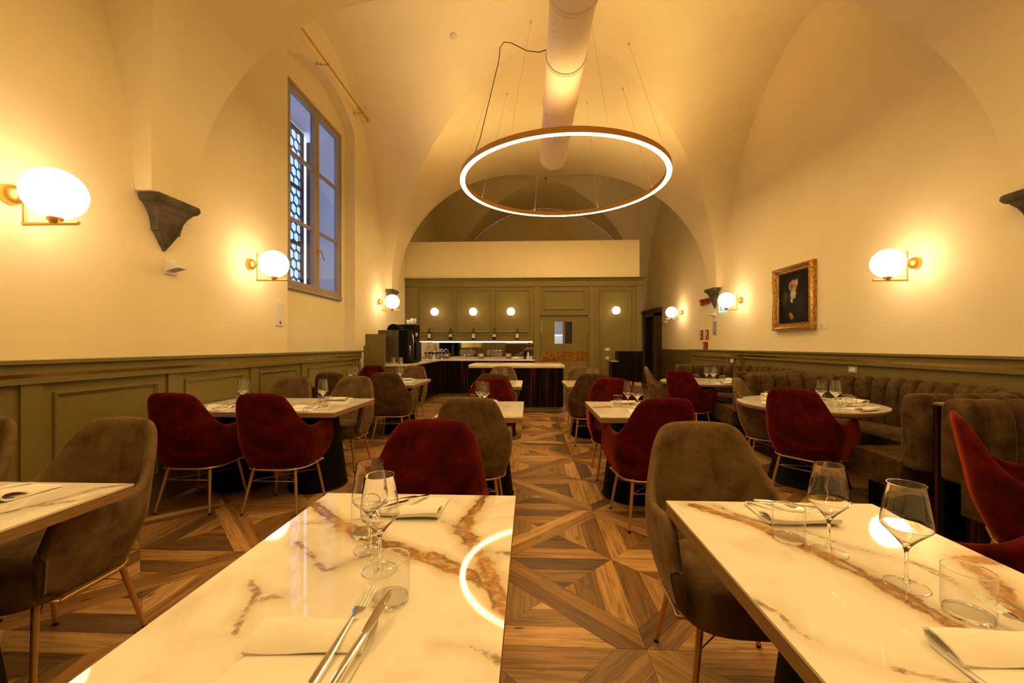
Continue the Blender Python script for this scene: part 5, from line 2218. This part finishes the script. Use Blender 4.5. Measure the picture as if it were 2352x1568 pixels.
chair('red', -0.455, 1.63, 180, 'red velvet chair at the far side of the front centre table, back top only')
chair('taupe', 0.765, 1.62, 178, 'grey-brown velvet chair facing the camera at the front right table')
chair('taupe', -1.99, 1.62, 180, 'grey-brown velvet armchair facing the camera at the corner of the front left table')
chair('taupe', -2.70, 1.62, 182, 'grey-brown chair cut off by the left edge, at the front left table')
chair('red', -2.675, 3.29, 1, 'left one of the two red chairs seen from behind at the long left table')
chair('red', -1.985, 3.29, 0, 'right one of the two red chairs seen from behind at the long left table')
chair('taupe', -2.72, 4.37, 180, 'grey-brown chair on the far wall-side seat of the long left table')
chair('taupe', -2.00, 4.37, 180, 'grey-brown chair on the far aisle-side seat of the long left table')
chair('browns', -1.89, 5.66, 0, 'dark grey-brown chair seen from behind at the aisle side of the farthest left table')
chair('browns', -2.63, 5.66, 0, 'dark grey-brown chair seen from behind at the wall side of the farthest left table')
chair('taupe', -2.03, 6.90, 180, 'grey-brown chair facing the camera just before the bar counter corner')
chair('red', -2.76, 6.90, 180, 'red chair facing the camera in the far left corner beside the bar end panel')
chair('taupe', -0.42, 3.13, 2, 'grey-brown chair seen from behind at the second centre-row table')
chair('red', -0.42, 4.18, 180, 'red chair facing the camera at the second centre-row table')
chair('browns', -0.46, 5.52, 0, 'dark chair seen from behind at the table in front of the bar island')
chair('taupe', -0.45, 6.68, 180, 'grey-brown chair on the bar side of the table in front of the island')
chair('red', 0.885, 3.14, 6, 'red chair seen from behind at the right aisle table, before the napkin roll')
chair('red', 0.875, 4.22, 178, 'red chair facing the camera on the far side of the right aisle table')
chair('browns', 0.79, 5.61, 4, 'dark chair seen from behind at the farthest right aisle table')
chair('taupe', 0.85, 6.67, 180, 'grey-brown chair on the far side of the farthest right aisle table')
chair('red', 2.43, 3.70, -55, 'red chair turned to the round table of the near sofa booth')
chair('taupe', 2.52, 4.45, -128, 'grey-brown chair seen from its side at the round table of the near booth')
chair('red', 2.36, 6.17, -50, 'red chair turned to the round table of the far sofa booth')
chair('taupe', 2.25, 6.92, -110, 'grey-brown chair seen from its side at the round table of the far booth')
chair('red', 1.37, 1.10, 90, 'red chair arm cut off at the lower right edge, beside the front right table')
chair('red', 2.49, 2.07, -130, 'red chair at the right edge of the picture, before the nearest sofa booth')


# ================================================================== SOFA BOOTHS
def booth_path(off, x_end):
    """inward offset path of the U, centred on y = 0; returns points and inward normals"""
    r = 0.80 - off
    P = []
    ya = 1.09 - off
    xa = 3.05
    for k in range(4):
        P.append((x_end + (xa - x_end) * k / 4, -ya, 0, 1))
    for k in range(15):
        t = -PI / 2 + PI / 2 * k / 14
        P.append((xa + r * math.cos(t), -0.29 + r * math.sin(t), -math.cos(t), -math.sin(t)))
    for k in range(1, 4):
        P.append((xa + r, -0.29 + 0.58 * k / 4, -1, 0))
    for k in range(15):
        t = PI / 2 * k / 14
        P.append((xa + r * math.cos(t), 0.29 + r * math.sin(t), -math.cos(t), -math.sin(t)))
    for k in range(1, 5):
        P.append((xa + (x_end - xa) * k / 4, ya, 0, -1))
    return P


def make_booth(yc, label):
    t = thing('sofa_booth', label, 'sofa', (0, yc, 0), 0, 'curved channel-back sofa booths')
    C = booth_path(0.0, 2.80)
    L = [0.0]
    for p, q in zip(C, C[1:]):
        L.append(L[-1] + math.hypot(q[0] - p[0], q[1] - p[1]))

    def at(s):
        s = max(0, min(L[-1], s))
        for i in range(len(L) - 1):
            if L[i] <= s <= L[i + 1] + 1e-9:
                f = (s - L[i]) / max(1e-9, L[i + 1] - L[i])
                p, q = C[i], C[i + 1]
                r = [p[k] + (q[k] - p[k]) * f for k in range(4)]
                h = math.hypot(r[2], r[3])
                return r[0], r[1], r[2] / h, r[3] / h
    prof = [(0.085, 0.455), (0.105, 0.52), (0.115, 0.64), (0.112, 0.76), (0.100, 0.86), (0.078, 0.925), (0.040, 0.958), (0.0, 0.965), (-0.045, 0.955), (-0.080, 0.925), (-0.095, 0.86), (-0.098, 0.40)]
    n = 21
    for k in range(n):
        s0, s1 = L[-1] * k / n + 0.001, L[-1] * (k + 1) / n - 0.001
        rows = []
        nw = 8
        for w in range(nw + 1):
            f = w / nw
            e = abs(2 * f - 1)
            d = e ** 5
            x, y, nx, ny = at(s0 + (s1 - s0) * f)
            row = []
            for tt, z in prof:
                t2 = tt - (0.046 * d if tt > 0 else -0.012 * d)
                z2 = z - (0.034 * d if z > 0.9 else 0)
                row.append((x + nx * t2, y + ny * t2, z2))
            rows.append(row)
        g = G()
        g.grid(rows)
        for row in (rows[0], rows[-1]):
            g.add(row, [tuple(range(len(row)))])
        mesh('back_channel', g, M['sofa'], t, angle=50)
    for s in (-1, 1):
        g = G()
        hw = 0.098
        lv = [(0.43, 0.86), (0.44, 0.97), (0.47, 1.0), (0.88, 1.0), (0.925, 0.93), (0.95, 0.75), (0.962, 0.45), (0.964, 0.1)]
        out = [(-0.10, -hw), (-0.04, -hw * 1.02), (0.02, -hw), (0.02, hw), (-0.04, hw * 1.02), (-0.10, hw), (-0.125, hw * 0.75), (-0.132, 0), (-0.125, -hw * 0.75)]
        g.loft([[(2.80 + x * (0.35 + 0.65 * q), s * 1.095 + y * q, z) for x, y in out] for z, q in lv])
        mesh('arm_end', g, M['sofa'], t, smooth=True, sub=1)
    S = booth_path(0.0, 2.665)
    prof = [(0.06, 0.255), (0.56, 0.255), (0.585, 0.265), (0.595, 0.30), (0.598, 0.40), (0.588, 0.450), (0.56, 0.468), (0.40, 0.475), (0.20, 0.475), (0.06, 0.47)]
    g = G()
    g.loft([[(x + nx * o, y + ny * o, z) for o, z in prof] for x, y, nx, ny in S])
    mesh('seat_cushion', g, M['sofa'], t, angle=40)
    S = booth_path(0.0, 2.80)
    prof = [(-0.05, 0.0), (0.51, 0.0), (0.51, 0.254), (-0.05, 0.254)]
    g = G()
    g.loft([[(x + nx * o, y + ny * o, z) for o, z in prof] for x, y, nx, ny in S])
    mesh('ebony_base', g, M['ebony'], t, angle=30)
    prof = [(0.505, 0.0), (0.525, 0.0), (0.525, 0.02), (0.505, 0.02)]
    g = G()
    g.loft([[(x + nx * o, y + ny * o, z) for o, z in prof] for x, y, nx, ny in S])
    mesh('floor_strip', g, M['leg'], t, angle=30)
    return t


make_booth(4.12, 'curved taupe sofa booth in the middle of the right side, around the near round table')
make_booth(6.60, 'farthest curved taupe sofa booth, below the right-hand corbel')
make_booth(1.64, 'nearest taupe sofa booth, mostly cut off by the right edge')
for y, w in ((2.88, 'between the nearest and the middle sofa booth'), (5.36, 'between the middle and the far sofa booth'), (7.83, 'at the far end of the sofa booths')):
    t = thing('booth_partition', 'narrow ebony partition %s' % w, 'partition', (3.35, y, 0), 0, 'ebony booth partitions')
    g = G()
    g.box(-0.615, 0.55, -0.035, 0.035, 0, 0.90)
    mesh('ebony_panel', g, M['ebony'], t)
    g = G()
    g.box(-0.62, 0.55, -0.040, 0.040, 0.90, 0.918)
    mesh('green_cap', g, M['green'], t, bevel=0.002)


# ================================================================== BEHIND THE CAMERA (seen in the bar mirror)
def rear_side():
    P = lambda x, z, h: (x, YF + 0.08 + h, z)
    g = G()
    pbox(g, P, -2.75, -2.62, 0, 2.35, 0, 0.05)
    pbox(g, P, -1.48, -1.35, 0, 2.35, 0, 0.05)
    pbox(g, P, -2.80, -1.30, 2.35, 2.48, 0, 0.07)
    d = struct('door_3', g, M['green'])
    for a, b in ((-2.61, -2.052), (-2.048, -1.49)):
        g = G()
        pbox(g, P, a, b, 0.01, 2.34, 0, 0.03)
        lf = mesh('door_leaf', g, M['green'], d)
        g = G()
        for c, e in ((0.2, 0.95), (1.08, 2.2)):
            mould(g, lambda u, v, h: P(u, v, 0.03 + h), a + 0.09, b - 0.09, c, e, 1.3)
        mesh('panel_moulding', g, M['green'], lf)
    t = thing('high_sofa', 'high-backed taupe sofa against the rear wall, seen in the bar mirror', 'sofa', (-0.55, -1.72, 0))
    g = G()
    g.box(-0.8, 0.8, -0.3, -0.1, 0.1, 1.42)
    mesh('sofa_back', g, M['sofa'], t, bevel=0.06)
    g = G()
    g.box(-0.8, 0.8, -0.1, 0.45, 0.22, 0.47)
    mesh('seat_cushion', g, M['sofa'], t, bevel=0.04)
    g = G()
    g.box(-0.76, 0.76, -0.26, 0.38, 0, 0.22)
    mesh('ebony_base', g, M['ebony'], t)


rear_side()
g = G()
g.lathe([(0.0, -0.06), (0.008, -0.055), (0.012, -0.03), (0.012, 0.0), (0.03, 0.0), (0.03, 0.012), (0.0, 0.012)], 12)
o = mesh('ceiling_hook', g, M['hole'], loc=(XC, BAYS[2] - 0.02, ZS + RISE - 0.008), angle=40)
tag(o, 'small dark hook at the crown of the far vault above the bar', 'hook')


def skin(name, chains, m, parent, sub=2):
    """chains: lists of (x, y, z, r); every chain after the first may start at an index of an earlier vertex"""
    V, E, Rr, roots = [], [], [], []
    for ch in chains:
        prev = None
        for p in ch:
            if isinstance(p, int):
                prev = p
                continue
            V.append(p[:3])
            Rr.append(p[3])
            if prev is None:
                roots.append(len(V) - 1)
            else:
                E.append((prev, len(V) - 1))
            prev = len(V) - 1
    me = bpy.data.meshes.new(name)
    me.from_pydata(V, E, [])
    me.materials.append(m)
    o = bpy.data.objects.new(name, me)
    COL.objects.link(o)
    o.parent = parent
    sk = o.modifiers.new('skin', 'SKIN')
    sk.use_smooth_shade = True
    lay = me.skin_vertices[0].data
    for i, r in enumerate(Rr):
        lay[i].radius = (r, r)
    for i in roots:
        lay[i].use_root = True
    ss = o.modifiers.new('sub', 'SUBSURF')
    ss.levels = ss.render_levels = sub
    return o


def photographer():
    M['skin'] = mat('skin', (0.48, 0.27, 0.17), 0.55)
    M['denim'] = mat('grey_blue_jacket', (0.11, 0.14, 0.16), 0.85)
    M['trouser'] = mat('dark_trousers', (0.025, 0.025, 0.03), 0.9)
    M['cap'] = mat('dark_knit_cap', (0.03, 0.03, 0.035), 0.95)
    t = thing('person', 'person in a grey jacket and dark cap holding a camera, seen in the mirror', 'person', (0.0, -0.62, 0))
    # body: pelvis, spine, neck, head; arms; legs in a half crouch
    body = [
        [(0, -0.10, 0.70, 0.125), (0, -0.04, 0.84, 0.115), (0, 0.06, 1.00, 0.130), (0, 0.13, 1.11, 0.120), (0, 0.19, 1.19, 0.055), (0, 0.225, 1.25, 0.052), (0, 0.262, 1.315, 0.078), (0, 0.265, 1.375, 0.088), (0, 0.255, 1.425, 0.070)],
        [3, (-0.17, 0.12, 1.11, 0.062), (-0.27, 0.17, 0.98, 0.048), (-0.29, 0.24, 0.93, 0.042), (-0.17, 0.41, 1.10, 0.034), (-0.085, 0.475, 1.205, 0.027), (-0.065, 0.488, 1.25, 0.032)],
        [3, (0.17, 0.12, 1.11, 0.062), (0.27, 0.17, 0.98, 0.048), (0.29, 0.24, 0.93, 0.042), (0.17, 0.40, 1.12, 0.034), (0.098, 0.465, 1.225, 0.027), (0.082, 0.475, 1.27, 0.032)],
        [0, (-0.11, -0.06, 0.66, 0.095), (-0.15, 0.16, 0.44, 0.068), (-0.15, 0.14, 0.40, 0.060), (-0.14, -0.05, 0.20, 0.052), (-0.14, -0.12, 0.07, 0.040), (-0.145, -0.02, 0.04, 0.038), (-0.15, 0.10, 0.032, 0.028)],
        [0, (0.11, -0.06, 0.66, 0.095), (0.15, 0.18, 0.44, 0.068), (0.15, 0.16, 0.40, 0.060), (0.14, -0.03, 0.20, 0.052), (0.14, -0.10, 0.07, 0.040), (0.145, 0.0, 0.04, 0.038), (0.15, 0.12, 0.032, 0.028)]]
    skin('body', body, M['skin'], t)
    jk = [
        [(0, -0.09, 0.74, 0.140), (0, -0.04, 0.84, 0.132), (0, 0.06, 1.00, 0.146), (0, 0.125, 1.10, 0.136), (0, 0.17, 1.17, 0.075)],
        [3, (-0.175, 0.12, 1.11, 0.075), (-0.275, 0.17, 0.98, 0.062), (-0.295, 0.24, 0.93, 0.056), (-0.185, 0.39, 1.08, 0.046)],
        [3, (0.175, 0.12, 1.11, 0.075), (0.275, 0.17, 0.98, 0.062), (0.295, 0.24, 0.93, 0.056), (0.185, 0.38, 1.10, 0.046)]]
    skin('jacket', jk, M['denim'], t)
    tr = [[(0, -0.10, 0.70, 0.138), (0, -0.085, 0.76, 0.130)],
          [0, (-0.11, -0.06, 0.66, 0.108), (-0.15, 0.165, 0.44, 0.080), (-0.15, 0.145, 0.40, 0.074), (-0.14, -0.05, 0.20, 0.066), (-0.14, -0.11, 0.09, 0.058)],
          [0, (0.11, -0.06, 0.66, 0.108), (0.15, 0.185, 0.44, 0.080), (0.15, 0.165, 0.40, 0.074), (0.14, -0.03, 0.20, 0.066), (0.14, -0.09, 0.09, 0.058)]]
    skin('trousers', tr, M['trouser'], t)
    fing = []
    for sx, y0, z0 in ((-1, 0.488, 1.255), (1, 0.475, 1.275)):
        for k in range(4):
            x = sx * 0.074
            zz = z0 + 0.022 - 0.017 * k
            ln = (0.9, 1.05, 1.0, 0.8)[k]
            fing.append([(x, y0 + 0.005, zz, 0.009), (x - sx * 0.012, y0 + 0.035 * ln, zz + 0.004, 0.0085), (x - sx * 0.036, y0 + 0.048 * ln, zz + 0.002, 0.0075), (x - sx * 0.054, y0 + 0.044 * ln, zz, 0.0065)])
        fing.append([(sx * 0.072, y0 - 0.01, z0 - 0.01, 0.010), (sx * 0.058, y0 - 0.030, z0 + 0.005, 0.009), (sx * 0.038, y0 - 0.036, z0 + 0.012, 0.0075)])
    skin('fingers', fing, M['skin'], t, 1)
    g = G()
    g.sphere((0, 0.252, 1.405), 0.098, 20, 12, 1, 1.05, 0.95)
    g.v = [(x, y, max(z, 1.392 - (0.02 if y < 0.2 else 0))) for x, y, z in g.v]
    mesh('knit_cap', g, M['cap'], t, smooth=True)
    g = G()
    for sx in (-1, 1):
        g.sphere((sx * 0.035, 0.338, 1.368), 0.012, 10, 8)
    mesh('eyes', g, M['white'], t, smooth=True)
    g = G()
    g.loft([[(-0.010, 0.338, 1.375), (0.010, 0.338, 1.375), (0.0, 0.346, 1.375)], [(-0.017, 0.338, 1.328), (0.017, 0.338, 1.328), (0.0, 0.368, 1.330)]])
    mesh('nose', g, M['skin'], t)
    g = G()
    g.tube([(-0.024, 0.330, 1.303), (0, 0.343, 1.300), (0.024, 0.330, 1.303)], [0.004, 0.007, 0.004], 8)
    mesh('mouth', g, M['red'], t, smooth=True)
    g = G()
    for sx in (-1, 1):
        g.sphere((sx * 0.088, 0.255, 1.36), 0.028, 10, 8, 0.35, 0.7, 1.1)
    mesh('ears', g, M['skin'], t, smooth=True)
    c = thing('photo_camera', 'black camera held in both hands by the person seen in the mirror', 'camera', (0, -0.12, 1.295))
    g = G()
    g.box(-0.066, 0.066, -0.035, 0.025, -0.048, 0.040)
    g.box(-0.024, 0.024, -0.04, 0.02, 0.040, 0.062)
    g.box(-0.072, -0.035, -0.02, 0.045, -0.048, 0.038)
    mesh('camera_body', g, M['black'], c, bevel=0.006)
    g = G()
    g.lathe([(0.0, 0.02), (0.036, 0.02), (0.040, 0.03), (0.040, 0.075), (0.036, 0.078), (0.030, 0.06), (0.0, 0.055)], 24, axis='y')
    mesh('lens', g, M['black'], c, angle=40)


photographer()
